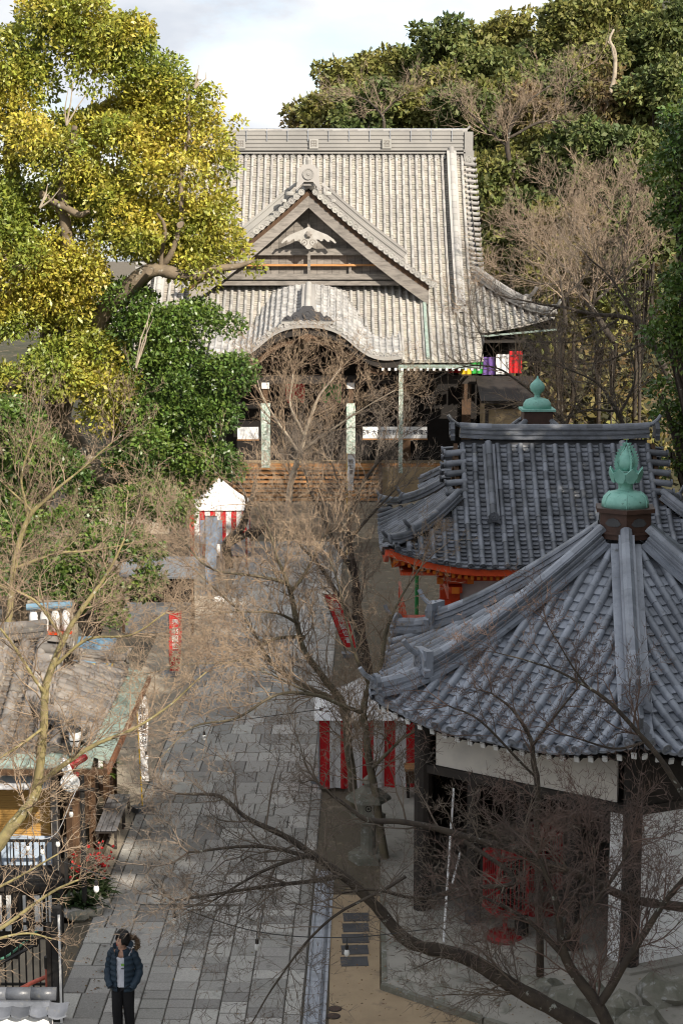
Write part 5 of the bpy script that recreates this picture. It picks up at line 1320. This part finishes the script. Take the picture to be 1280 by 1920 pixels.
q = lobY(57.); evergreen('small clipped evergreen beside the dark stall', [q(*a) for a in ((290, 1140, 26), (300, 1180, 20))], 'leaf_deep', .13, 6, V((-6.1, 57, 0)), .4, 260, 1.2, .08)

# ---- hillside trees
def ground_at(x, y): return hillz(x, y)
HT = [  # px, py of crown centre, crown radius px, depth, material, label
 (640, 165, 46, 112, 'leaf_hill', 'open crowned tree at the left end of the wooded ridge'), (700, 135, 50, 114, 'leaf_hill', 'second tree from the left on the ridge'), (772, 118, 44, 116, 'leaf_hill_b', 'tree right of the open crowned one on the ridge'),
 (560, 222, 24, 108, 'leaf_shrub', 'lowest bush at the left end of the ridge'), (602, 205, 34, 106, 'leaf_hill', 'bush just above the left of the roof ridge'), (680, 215, 46, 103, 'leaf_hill_b', 'bushy tree right behind the roof ridge'), (760, 205, 46, 104, 'leaf_hill', 'round tree behind the middle of the roof ridge'),
 (850, 120, 72, 112, 'leaf_hill_b', 'large round tree left of the bright ridge tree'), (915, 95, 76, 114, 'leaf_hill', 'large bright tree on the ridge'), (975, 130, 52, 110, 'leaf_hill_b', 'tree right of the large bright one'),
 (870, 205, 52, 101, 'leaf_hill_b', 'dark tree above the right part of the roof ridge'), (1080, 45, 72, 110, 'leaf_hill', 'tall tree left of the dead trunk'), (1160, 30, 80, 112, 'leaf_hill', 'tall tree behind the dead trunk'), (1240, 70, 80, 108, 'leaf_hill_b', 'tree at the top right corner'), (1110, 120, 62, 106, 'leaf_hill', 'tree below the tall ones at the top right'),
 (1060, 300, 70, 98, 'leaf_hill_b', 'mid slope tree right of the hall roof'), (1130, 300, 78, 94, 'leaf_hill_b', 'dark mid slope tree near the right edge'), (1010, 220, 48, 101, 'leaf_shrub', 'brownish shrub on the upper slope'), (940, 330, 52, 97, 'leaf_hill', 'bright tree beside the end of the roof ridge'), (955, 405, 58, 95, 'leaf_hill', 'green tree against the hall gable'), (975, 478, 62, 93, 'leaf_hill', 'low green tree against the hall gable'), (1180, 200, 70, 100, 'leaf_shrub', 'brownish tree right of the dead trunk'),
 (1000, 400, 45, 92, 'leaf_hill_b', 'shadowy tree between the slope and the gable'), (1150, 545, 34, 86, 'leaf_hill', 'small green bush on the lower slope'), (1060, 420, 50, 90, 'leaf_shrub', 'reddish brown shrub on the middle slope'), (1130, 460, 60, 88, 'leaf_shrub', 'wide reddish brown shrub on the lower slope'), (1210, 420, 60, 86, 'leaf_hill_b', 'dark bush on the slope by the big dark tree'),
 (1000, 170, 50, 106, 'leaf_hill_b', 'tree in the hollow below the ridge left of the dead trunk'), (1050, 170, 55, 104, 'leaf_hill_b', 'tree just left of the foot of the dead trunk'), (1230, 180, 60, 98, 'leaf_hill_b', 'tree under the top right corner'), (1000, 300, 55, 100, 'leaf_hill', 'tree in the middle of the slope'), (1200, 300, 65, 92, 'leaf_hill_b', 'tree on the slope beside the dark right edge'), (820, 180, 45, 106, 'leaf_hill', 'tree behind the right half of the roof ridge'), (905, 190, 45, 103, 'leaf_hill', 'tree above the right end of the roof ridge'), (1050, 500, 45, 84, 'leaf_shrub', 'brown shrub at the foot of the slope'), (1010, 545, 36, 88, 'leaf_hill', 'low bush beside the lifted roof corner'), (1080, 360, 55, 95, 'leaf_hill_b', 'dark tree above the brown shrubs')]
for i, (x, y, r_, Y_, m_, lb) in enumerate(HT):
    rn = random.Random(100+i); c = ay(x, y, Y_); rm = r_*(Y_+1)/3200.*1.16; lobes = []
    for k in range(10):
        a = rn.uniform(0, 2*PI); e = rn.uniform(-.6, .9); d = V((math.cos(a), math.sin(a)*.8, e))*rm*rn.uniform(.2, .78); lobes.append((np.array(c+d), rm*rn.uniform(.45, .65)))
    for k in range(6):
        a = rn.uniform(0, 2*PI); lobes.append((np.array(c+V((math.cos(a)*rm*.6, math.sin(a)*rm*.4-.5, -rm*(.5+k*.32)))), rm*.5))
    gzv = min(ground_at(c.x, c.y), c.z-rm*.9)
    evergreen(lb, lobes, m_, .36, 200+i, V((c.x, c.y, gzv)), .66, 110, 1.65, max(.06, rm*.06), 'hill_tree', 'trees on the wooded hillside')
# undergrowth on the slope
pts = []
while len(pts) < 66000:
    x, y = rg.uniform(-12, 34), rg.uniform(58, 125); h = hillz(x, y)
    if h > 0.2 and not (x < 10.5 and y < 97): pts.append((x, y, h+abs(rg.normal())*1.1))
v, f = leaf_quads(np.array(pts), .50, .24, rg); link('undergrowth', mesh_np('undergrowth', v[:len(pts)*4*2//3], f[:len(pts)*2//3]), 'leaf_shrub')['kind'] = 'stuff'
sn = thing('dead_trunk', 'bleached dead tree trunk standing on the wooded ridge', 'tree', ay(1135, 215, 99))
rt_ = ay(1135, 215, 99); MB().tube([p-rt_ for p in smooth_path([ay(1133, 260, 99), ay(1138, 190, 99), ay(1150, 150, 99), ay(1152, 100, 99), ay(1142, 75, 99), ay(1150, 55, 99)], 20)], list(np.linspace(.17, .06, 21)), 8).build('trunk', 'dead_wood', sn, True)
MB().tube([p-rt_ for p in (ay(1151, 110, 99), ay(1146, 85, 99), ay(1138, 78, 99))], [.1, .08, .05], 7).build('broken_branch', 'dead_wood', sn)
# ---- dark trees at the right edge, and unseen trees added beyond the frame to shade the foreground
for i, (lb, sp_, Y_, rx) in enumerate((('tall dark evergreen at the right edge of the picture', ((1290, 260, 85), (1262, 330, 70), (1300, 420, 90), (1245, 385, 45), (1300, 180, 60)), 47, 9.8), ('middle dark evergreen at the right edge', ((1285, 520, 60), (1255, 590, 58), (1300, 640, 70), (1235, 640, 36)), 46, 10.0), ('lowest dark evergreen at the right edge behind the bell tower', ((1290, 740, 62), (1262, 800, 55), (1240, 740, 36), (1295, 850, 50), (1250, 870, 34)), 49, 10.6))):
    q = lobY(Y_); evergreen(lb, [q(*a) for a in sp_], 'leaf_deep', .15, 300+i, V((rx+.6, Y_+.3, -.4)), .55, 330, 1.2, .22, group='dark trees at the right edge')
k = 0
for yy in np.arange(-22, 55, 4.2):
    for xx, hh in ((15.2, 20.8), (19.2, 25.0)):
        rn = random.Random(500+k); k += 1; x = xx+rn.uniform(-.8, .8); y = yy+rn.uniform(-1, 1)+(2 if xx > 17 else 0); g0 = hillz(x, y); top = hh+rn.uniform(-1.2, .8)+(.5 if y > 8 else .2)
        if y > 50: top -= 4
        lobes = [(np.array((x+rn.uniform(-1.2, 1.2), y+rn.uniform(-1.6, 1.6), g0+(top-g0)*s_)), 2.1*(1.15-.55*abs(s_-.55))) for s_ in (.45, .53, .6, .7, .8, .88, .93)]
        evergreen('unseen shade evergreen, number '+str(k)+' from the south' if False else 'unseen evergreen added on the right slope to cast shade', lobes, 'leaf_deep', .8, 600+k, V((x, y, g0)), 1.2, 62, 1.7, .3, 'shade_tree', 'unseen trees added on the right slope for shade', cull=False)

# ---- bare cherry trees (limbs traced in the picture, each set at its own distance)
bare_tree('large bare cherry tree at the bottom right whose dark limb crosses the paving', [
    [(1230, 2060, 24, .17), (1150, 1960, 24, .16), (1000, 1872, 24, .14), (870, 1795, 24, .125), (760, 1762, 24, .11), (690, 1690, 24, .09), (640, 1640, 24, .075), (560, 1585, 24, .055), (470, 1540, 24, .04), (410, 1492, 24, .03), (330, 1488, 24, .018)],
    [(640, 1640, 24, .05), (560, 1655, 23.8, .035), (430, 1672, 23.6, .026), (330, 1690, 23.5, .016)], [(590, 1600, 24, .04), (480, 1640, 23.6, .025), (400, 1690, 23.4, .012)],
    [(600, 1610, 24, .04), (470, 1590, 23.8, .028), (350, 1598, 23.6, .016)], [(760, 1640, 23.5, .03), (600, 1740, 23.2, .022), (520, 1840, 23, .016), (470, 1915, 22.8, .012)],
    [(1290, 1700, 24.5, .085), (1180, 1685, 24.5, .08), (1080, 1640, 24.5, .07), (980, 1600, 24.5, .06), (860, 1562, 24.4, .06), (760, 1545, 24.3, .05), (690, 1540, 24.2, .045), (640, 1505, 24.2, .03), (600, 1470, 24, .018)],
    [(870, 1570, 24.4, .04), (960, 1650, 24, .04), (860, 1665, 23.9, .04), (780, 1680, 23.8, .03), (700, 1670, 23.8, .022), (640, 1675, 23.7, .014)]],
    21, step=.26, l1=(.7, 1.5), up=.06, kids=(1, 1), start=.3)
bare_tree('twiggy bare cherry tree in the lower right corner before the white wall', [
    [(1190, 2030, 23.6, .13), (1130, 1900, 23.6, .11), (1060, 1800, 23.6, .08), (1040, 1700, 23.6, .05), (1010, 1610, 23.6, .03)], [(1120, 1890, 23.6, .08), (1190, 1780, 23.4, .06), (1270, 1660, 23.3, .04), (1320, 1600, 23.3, .03)],
    [(1060, 1800, 23.6, .05), (980, 1720, 23.6, .035), (900, 1680, 23.6, .02)], [(1060, 1760, 23.5, .04), (1140, 1660, 23.4, .03), (1180, 1580, 23.4, .018)], [(1050, 1720, 23.6, .035), (1110, 1620, 23.8, .022), (1100, 1560, 23.8, .014)]],
    22, step=.22, l1=(.7, 1.4), up=.05, kids=(1, 2), twig='twig_pink', start=.35)
bare_tree('bare cherry tree with olive stems beside the striped stall', [
    [(722, 1625, 34, .11), (702, 1480, 34, .095), (686, 1375, 34, .085), (681, 1335, 34, .08), (692, 1285, 34, .06), (712, 1250, 34, .06), (725, 1185, 34, .045), (746, 1130, 34, .03), (790, 1060, 34, .016)],
    [(680, 1337, 34, .06), (642, 1322, 33.7, .05), (590, 1302, 33.4, .04), (520, 1300, 33, .035), (440, 1350, 32.8, .028), (360, 1365, 32.6, .02), (300, 1420, 32.4, .012)], [(590, 1302, 33.4, .03), (500, 1260, 33, .02), (420, 1230, 32.8, .012)],
    [(692, 1285, 34, .05), (660, 1210, 33.8, .035), (640, 1120, 33.8, .02), (620, 1050, 33.8, .012)], [(700, 1440, 34, .05), (760, 1380, 33.2, .03), (840, 1350, 32.6, .02)]],
    23, bark='bark_mid', twig='twig_lit', step=.24, l1=(.8, 1.6), up=.10, kids=(1, 1))
bare_tree('bare cherry tree spreading over the middle of the path', [
    [(672, 1590, 37, .13), (655, 1420, 37, .115), (640, 1320, 37, .105), (600, 1262, 37, .09), (572, 1225, 37, .08), (556, 1170, 37, .07), (545, 1120, 37, .07), (536, 1095, 37, .055), (500, 1085, 36.6, .04), (450, 1078, 36.3, .03), (390, 1060, 36, .022), (330, 1000, 36, .012)],
    [(540, 1112, 37, .055), (562, 1088, 37, .045), (585, 1055, 37, .032), (610, 1000, 37, .018)], [(545, 1115, 37, .05), (525, 1055, 36.8, .035), (508, 1005, 36.8, .025), (480, 950, 36.8, .014)],
    [(572, 1195, 37, .05), (510, 1200, 36.4, .04), (440, 1240, 36.2, .028), (350, 1245, 36, .018), (290, 1260, 36, .01)], [(560, 1170, 37, .045), (520, 1148, 36.5, .03), (460, 1148, 36.3, .022), (400, 1150, 36, .014)], [(640, 1320, 37, .08), (560, 1280, 37.4, .06), (515, 1245, 37.4, .05), (480, 1195, 37.4, .04), (450, 1150, 37.4, .03), (410, 1110, 37.4, .022), (360, 1060, 37.4, .012)]],
    24, bark='bark_mid', twig='twig_lit', step=.19, l1=(.9, 1.9), up=.14, kids=(1, 1))
bare_tree('sunlit bare cherry tree with pale mottled stem in front of the shop', [
    [(-70, 1660, 28, .14), (10, 1565, 28, .12), (55, 1510, 28, .11), (72, 1450, 28, .095), (80, 1370, 28, .085), (86, 1300, 28, .075), (98, 1245, 28, .07), (118, 1200, 28, .06), (148, 1150, 28, .045), (195, 1085, 28, .03), (235, 1010, 28, .016)],
    [(118, 1200, 28, .04), (80, 1140, 28, .03), (40, 1110, 28, .02), (-20, 1090, 28, .01)], [(62, 1480, 28, .055), (110, 1440, 27.8, .05), (190, 1395, 27.6, .04), (250, 1365, 27.6, .03), (320, 1320, 27.6, .02), (390, 1260, 27.6, .012)],
    [(86, 1300, 28, .04), (50, 1250, 27.8, .03), (0, 1180, 27.6, .02)], [(98, 1250, 28, .035), (160, 1200, 28, .028), (240, 1190, 28, .02), (310, 1150, 28, .012)], [(82, 1360, 28, .03), (30, 1400, 27.6, .03), (-30, 1440, 27.6, .02)]],
    25, bark='bark_olive', twig='twig_lit', step=.17, l1=(.7, 1.5), up=.06, kids=(1, 1), flatten=.8)
bare_tree('bare cherry boughs reaching in from the bottom left', [
    [(-160, 1880, 25, .06), (-60, 1780, 25, .05), (10, 1735, 25, .035), (90, 1680, 25, .025), (150, 1650, 25, .014)], [(-60, 1780, 25, .03), (40, 1750, 25, .02), (100, 1760, 25, .012)], [(-40, 1680, 25, .03), (40, 1640, 25, .02), (110, 1600, 25, .012)]],
    26, bark='bark_olive', twig='twig_lit', step=.24, l1=(.35, .8), up=.05, kids=(1, 1), maxlev=3)
bare_tree('bare tree with sunlit fans of twigs below the camphor on the left', [
    [(10, 1240, 41, .10), (28, 1068, 41, .09), (53, 974, 41, .07), (90, 935, 41, .05), (140, 890, 41, .03), (210, 830, 41, .015)], [(53, 974, 41, .05), (40, 900, 41, .035), (60, 830, 41, .02)], [(28, 1068, 41, .05), (100, 1040, 41, .04), (190, 1030, 41, .025), (280, 1010, 41, .012)], [(60, 960, 41, .03), (0, 900, 41, .02), (-40, 850, 41, .012)]],
    27, bark='bark_olive', twig='twig_lit', step=.30, l1=(.9, 1.9), up=.16, kids=(1, 1))
bare_tree('bare cherry tree with pale stem before the hall porch', [
    [(540, 985, 71, .18), (545, 905, 71, .15), (562, 850, 71, .12), (578, 795, 71, .09), (600, 740, 71, .05), (640, 690, 71, .025)], [(562, 850, 71, .08), (520, 790, 70.6, .06), (490, 740, 70.4, .035), (480, 690, 70.4, .02)], [(570, 815, 71, .07), (545, 760, 71, .045), (550, 700, 71, .025)], [(565, 845, 71, .06), (630, 800, 71, .045), (690, 760, 71, .03), (740, 730, 71, .016)]],
    28, bark='dead_wood', twig='twig_lit', step=.32, l1=(1.2, 2.4), up=.16, kids=(1, 1), tw=1.7)
bare_tree('dark pruned tree stump with upright shoots beside the far stall', [
    [(430, 1065, 66, .2), (425, 1020, 66, .22), (455, 985, 66, .16), (470, 940, 66, .10), (478, 905, 66, .07)], [(430, 1020, 66, .14), (480, 990, 66, .15), (470, 1010, 66, .12), (500, 985, 66, .16)], [(450, 985, 66, .09), (462, 950, 65.5, .07), (455, 915, 65.5, .04)]],
    29, step=.8, l1=(.6, 1.3), maxlev=3, tw=1.6, kids=(1, 1))
bare_tree('shaded bare tree right of the hall stair', [
    [(690, 1275, 46, .21), (672, 1180, 46, .19), (665, 1090, 46, .12), (655, 1000, 46, .08), (668, 940, 46, .07), (690, 890, 46, .045), (730, 840, 46, .02)], [(665, 1080, 46, .10), (620, 1000, 46, .06), (590, 940, 46, .035), (570, 880, 46, .018)], [(660, 1010, 46, .06), (700, 960, 46, .04), (740, 920, 46, .02)], [(668, 1180, 46, .10), (612, 1080, 45.6, .06), (560, 1020, 45.4, .03)], [(656, 990, 46, .05), (640, 930, 46, .03), (620, 860, 46, .015)]],
    30, step=.26, l1=(1.0, 2.0), up=.14, kids=(1, 1), tw=1.1)
bare_tree('thin bare tree standing in front of the hexagonal roof', [
    [(1012, 1830, 26.2, .08), (1006, 1500, 26.2, .06), (1000, 1430, 26.2, .05), (996, 1385, 26.2, .04), (965, 1335, 26.2, .025), (920, 1300, 26.2, .014)], [(998, 1400, 26.2, .03), (1040, 1340, 26.2, .022), (1080, 1290, 26.2, .014)],
    [(1330, 1560, 25.5, .07), (1270, 1470, 25.5, .055), (1210, 1390, 25.5, .045), (1130, 1310, 25.5, .032), (1060, 1262, 25.5, .022), (990, 1240, 25.5, .014), (930, 1222, 25.5, .008)], [(1210, 1390, 25.5, .03), (1150, 1400, 25.4, .02), (1060, 1380, 25.3, .012)], [(1100, 1285, 25.5, .02), (1060, 1225, 25.5, .014), (1030, 1180, 25.5, .008)], [(1004, 1460, 26.2, .025), (900, 1350, 26, .02), (840, 1320, 26, .012)]],
    31, step=.40, l1=(.5, 1.1), up=.06, kids=(1, 1), twig='twig_pink', start=.4)
for i, (lb, lm, sd_, tw_) in enumerate((
    ('bare reddish tree on the slope right of the hall', [[(1150, 640, 80, .2), (1110, 580, 80, .15), (1075, 520, 80, .10), (1020, 470, 80, .05), (960, 420, 80, .02)], [(1110, 580, 80, .1), (1120, 500, 80, .06), (1100, 420, 80, .03)], [(1110, 570, 80, .1), (1180, 500, 80, .06), (1230, 440, 80, .03)], [(1080, 530, 80, .08), (1000, 530, 80, .05), (930, 500, 80, .02)]], 41, 'twig_brush'),
    ('bare grey tree stretching level branches right of the hall eave', [[(1260, 720, 64, .16), (1200, 610, 64, .12), (1120, 590, 64, .08), (1040, 575, 64, .05), (960, 560, 64, .02)], [(1200, 610, 64, .08), (1150, 530, 64, .05), (1100, 480, 64, .03)], [(1160, 600, 64, .06), (1080, 640, 64, .04), (1000, 640, 64, .025), (920, 625, 64, .012)], [(1220, 640, 64, .06), (1120, 680, 64, .04), (1010, 680, 64, .02)]], 42, 'twig'),
    ('bare tree behind the onion finial', [[(1120, 900, 60, .12), (1060, 800, 60, .09), (1000, 740, 60, .06), (930, 690, 60, .035), (860, 690, 60, .02), (800, 720, 60, .012)], [(1060, 800, 60, .05), (1080, 740, 60, .04), (1060, 690, 60, .02)], [(900, 690, 60, .03), (905, 640, 60, .02), (880, 590, 60, .012)]], 43, 'twig_lit'),
    ('brown tangled vine covered tree on the upper slope', [[(960, 330, 96, .2), (950, 260, 96, .15), (980, 200, 96, .08), (1030, 160, 96, .04)], [(950, 260, 96, .1), (1010, 230, 96, .08), (1070, 230, 96, .05), (1110, 260, 96, .03)], [(955, 280, 96, .1), (900, 230, 96, .06), (860, 190, 96, .03)], [(1060, 220, 96, .06), (1060, 160, 96, .05), (1090, 130, 96, .03)]], 44, 'twig_brush'),
    ('pale bare tree just above the roof ridge', [[(720, 245, 98, .12), (715, 215, 98, .09), (690, 190, 98, .05), (660, 180, 98, .02)], [(715, 215, 98, .07), (740, 190, 98, .04), (760, 175, 98, .02)]], 45, 'twig_brush'),
    ('bare pinkish brush tree on the middle of the slope', [[(1090, 520, 86, .14), (1080, 450, 86, .1), (1060, 390, 86, .05), (1030, 350, 86, .02)], [(1080, 450, 86, .07), (1120, 400, 86, .04), (1150, 360, 86, .02)], [(1085, 480, 86, .06), (1030, 440, 86, .04), (990, 420, 86, .02)]], 47, 'twig_brush'),
    ('bare pinkish brush tree beside the dark right edge', [[(1170, 500, 82, .14), (1175, 430, 82, .1), (1190, 370, 82, .05), (1200, 330, 82, .02)], [(1175, 440, 82, .07), (1140, 390, 82, .04), (1110, 350, 82, .02)], [(1172, 470, 82, .06), (1210, 430, 82, .04), (1240, 400, 82, .02)]], 48, 'twig_brush'),
    ('bare brush tree low beside the roof corner', [[(1060, 610, 76, .12), (1055, 560, 76, .09), (1040, 500, 76, .05), (1000, 460, 76, .02)], [(1055, 560, 76, .06), (1100, 510, 76, .04), (1120, 460, 76, .02)]], 49, 'twig_brush'),
    ('bare shrubby tree below the dark trees at the right edge', [[(1200, 860, 58, .10), (1160, 780, 58, .08), (1120, 720, 58, .05), (1060, 690, 58, .02)], [(1160, 780, 58, .06), (1190, 710, 58, .04), (1180, 650, 58, .02)], [(1150, 770, 58, .05), (1090, 770, 58, .03), (1040, 790, 58, .015)]], 46, 'twig'))):
    bare_tree(lb, lm, sd_, 'bark', tw_, step=.30, l1=(1.2, 2.6), up=.12, kids=(1, 2), maxlev=3, tw=2.4 if tw_ == 'twig_brush' else 1.5, name='bare_tree')

# ---- fallen leaves on the ground
lp_ = []
for i in range(2600):
    r_ = rg.random()
    if r_ < .45: x, y, z = rg.uniform(-.2, 3.5), rg.uniform(22, 33), .125
    elif r_ < .62: x, y, z = rg.uniform(-4.9, -3.9), rg.uniform(27, 45), .042
    elif r_ < .80: x, y, z = rg.uniform(-4.4, -.6), rg.uniform(26, 50), .044
    else: x, y, z = rg.uniform(3.0, 6.5), rg.uniform(23.5, 28), .125
    lp_.append((x, y, z))
lp_ = np.array(lp_); v, f = leaf_quads(lp_, .055, .035, rg, droop=0.); v[:, 2] = np.repeat(lp_[:, 2], 4)+np.abs(v[:, 2]-np.repeat(lp_[:, 2], 4))*.25
link('leaf_litter', mesh_np('leaf_litter', v, f), 'litter')['kind'] = 'stuff'
# ================================================================== the man in the blue jacket
pe = thing('person', 'person in dark blue hooded jacket, white shirt and black trousers, hands in pockets, looking left', 'person', gz(233, 1937), R(-9))
def skinmesh(name, verts, edges, m_, parent, sub=2, root=0):
    me = bpy.data.meshes.new(name); me.from_pydata([v[:3] for v in verts], edges, []); o = link(name, me, m_, parent)
    md = o.modifiers.new('skin', 'SKIN'); md.use_smooth_shade = True; sub_ = o.modifiers.new('sub', 'SUBSURF'); sub_.levels = sub; sub_.render_levels = sub
    for i, v in enumerate(verts):
        r_ = v[3]; sv = me.skin_vertices[0].data[i]; sv.radius = r_ if isinstance(r_, tuple) else (r_, r_); sv.use_root = (i == root)
    return o
fx, fy = -.62, -.78                                       # where the face looks
hd = V((.0, -.03, 1.60))
skinmesh('body', [(0, 0, .93, (.13, .10)), (0, 0, 1.12, (.12, .09)), (0, .01, 1.32, (.15, .10)), (0, 0, 1.42, (.10, .08)), (0, -.01, 1.49, .052), (hd.x, hd.y, hd.z-.06, (.068, .075)), (hd.x, hd.y+.005, hd.z+.04, (.076, .088)), (hd.x, hd.y, hd.z+.10, (.05, .06)),
    (.17, .01, 1.39, .05), (.245, .065, 1.11, .034), (.235, .0, .98, .028), (.165, -.10, .86, .028), (-.17, .01, 1.39, .05), (-.245, .065, 1.11, .034), (-.235, .0, .98, .028), (-.165, -.10, .86, .028),
    (.10, 0, .85, .085), (.11, -.01, .48, .055), (.12, .03, .09, .04), (-.10, 0, .85, .085), (-.10, -.05, .48, .055), (-.10, -.04, .09, .04)],
    [(0, 1), (1, 2), (2, 3), (3, 4), (4, 5), (5, 6), (6, 7), (2, 8), (8, 9), (9, 10), (10, 11), (2, 12), (12, 13), (13, 14), (14, 15), (0, 16), (16, 17), (17, 18), (0, 19), (19, 20), (20, 21)], 'skin', pe)
skinmesh('trousers', [(0, 0, .95, (.155, .115)), (.085, 0, .84, (.11, .12)), (.09, -.01, .62, .105), (.09, -.02, .45, .095), (.095, .04, .12, .082), (.095, .04, .06, .08), (-.085, 0, .84, (.11, .12)), (-.088, -.03, .62, .105), (-.085, -.07, .45, .095), (-.08, -.05, .12, .082), (-.08, -.05, .07, .08)],
    [(0, 1), (1, 2), (2, 3), (3, 4), (4, 5), (0, 6), (6, 7), (7, 8), (8, 9), (9, 10)], 'trousers', pe)
MB().grid(lambda a, b: V(((.165-.01*b)*math.sin(2*PI*a), -.005-(.128-.01*math.sin(b*3)+.012*math.sin(b*17)*math.sin(a*9))*math.cos(2*PI*a), .84+.60*b-(.10*max(0, math.cos(2*PI*a))**3*max(0, b-.85)/.15 if b > .85 else 0))), 24, 12).build('shirt', 'shirt', pe, True)
MB().box(.045, -.142, 1.235, .055, .008, .035, rz=.1).build('shirt_print', 'print_green', pe); MB().box(.04, -.143, 1.17, .05, .008, .012, rz=.1).build('shirt_print', 'ink', pe)
def jk(a, b):
    gap = (.30+.10*b) if b < .8 else .40+.0*b
    th = gap+(2*PI-2*gap)*a; z = .74+.72*b; puff = .010*math.sin(b*2*PI*7.5)
    rx = .172+.028*math.sin(PI*min(1, b*.9+.1))-.10*max(0, (b-.80)/.20)**1.5+puff; ry = .155+.01*math.sin(PI*b)-.07*max(0, (b-.80)/.20)**1.5+puff
    return V((rx*math.sin(th), -ry*math.cos(th), z+(.03*math.cos(th) if b < .1 else 0)))
mb = MB().grid(jk, 40, 34)
for sx in (-1, 1):
    pth = smooth_path([(sx*.145, .01, 1.405), (sx*.185, .02, 1.35), (sx*.222, .05, 1.22), (sx*.248, .07, 1.10), (sx*.245, .0, .98), (sx*.20, -.085, .885), (sx*.165, -.12, .84)], 36)
    mb.tube(pth, [(.070 if i < 20 else .070-.010*(i-20)/16)*(1+.09*math.sin(i*1.25)) for i in range(37)], 12)
jo = mb.build('jacket', 'jacket', pe, True); so_ = jo.modifiers.new('thick', 'SOLIDIFY'); so_.thickness = .018
for sx in (-1, 1): MB().grid(lambda a, b, sx=sx: V((sx*(.055+.055*b+.05*a), -.148+.03*b+.06*a-.02*math.sin(PI*b), 1.36+.12*b-.02*a)), 6, 6).build('collar', 'jacket', pe, True)
hoodp = [V((.17*math.sin(t), .06+.16*math.cos(t)*.9+.02, 1.475+.055*math.cos(t)+.02*math.sin(3*t))) for t in np.linspace(-.3, 2.0, 17)]
MB().grid(lambda a, b: V((.17*math.sin(-1.9+3.8*a)*(1-.45*b), .05+.17*math.cos(-1.9+3.8*a)*(1-.2*b), 1.49-.10*b+.03*math.cos(-1.9+3.8*a))), 16, 5).build('hood', 'jacket', pe, True)
hf = MB(); hf.tube([p+V((.06, .0, .015)) for p in hoodp], [.035+.012*math.sin(i*2.3) for i in range(17)], 9); rn = random.Random(5)
for p in hoodp:
    for k in range(16):
        d = V((rn.gauss(0, 1), rn.gauss(0, 1), rn.gauss(0, 1))).normalized(); q = p+V((.06, 0, .015)); hf.tube([q+d*.03, q+d*(.06+rn.random()*.02)], [.007, .001], 3, False)
hf.build('fur_trim', 'fur', pe)
# head details turned with the face
HM = Matrix.Translation(hd) @ Matrix.Rotation(math.atan2(fy, fx)+PI/2, 4, 'Z') @ Matrix.Rotation(R(-6), 4, 'X')
def ell(mb, c, s_, n=14, m_=10, fn=None):
    mb.grid(lambda a, b: HM @ (V(c)+V((s_[0]*math.sin(PI*b)*math.cos(2*PI*a), s_[1]*math.sin(PI*b)*math.sin(2*PI*a), s_[2]*math.cos(PI*b)))*(fn(a, b) if fn else 1)), n, m_); return mb
hb = MB(); ell(hb, (0, .034, .062), (.096, .104, .108), 20, 12, lambda a, b: 1+.04*math.sin(a*44+b*9))
for i in range(46):                                        # fringe and side locks
    a = -PI*1.02+PI*2.04*i/45; fr_ = abs(a) < .80; L_ = .012 if fr_ else (.15 if abs(a) < 1.5 else .18)
    p = V((.088*math.sin(a), -.080*math.cos(a)+.016, .115)); q = V((.104*math.sin(a), -.106*math.cos(a)+.014, .10-L_*.55)); e = V((.090*math.sin(a+.06), -.097*math.cos(a)+.016, .10-L_))
    hb.tube([HM @ x for x in (V((p.x*.6, p.y*.5, .165)), p, q, e)], [.016, .022, .020, .004], 5)
hb.build('hair', 'hair', pe, True)
fc = MB(); ell(fc, (0, -.018, -.025), (.066, .074, .095)); ell(fc, (0, -.098, -.012), (.011, .016, .02), 8, 6)
for sx in (-1, 1): ell(fc, (sx*.078, .0, -.0), (.012, .02, .03), 8, 6)
fc.build('face', 'skin', pe, True)
ey = MB()
for sx in (-1, 1): ell(ey, (sx*.030, -.083, .014), (.014, .008, .005), 8, 6); ell(ey, (sx*.032, -.083, .034), (.019, .008, .004), 8, 6)
ey.build('eyes', 'hair', pe, True); ell(MB(), (0, -.088, -.058), (.024, .008, .006), 8, 6).build('mouth', 'red_cloth', pe, True)
for sx, y_ in ((.10, -.02), (-.085, -.12)):
    MB().lathe([(.05, 0), (.052, .03), (.045, .07), (.03, .09)], 14, (sx, y_, 0), sy=2.3).build('shoe', 'shoe', pe, True)
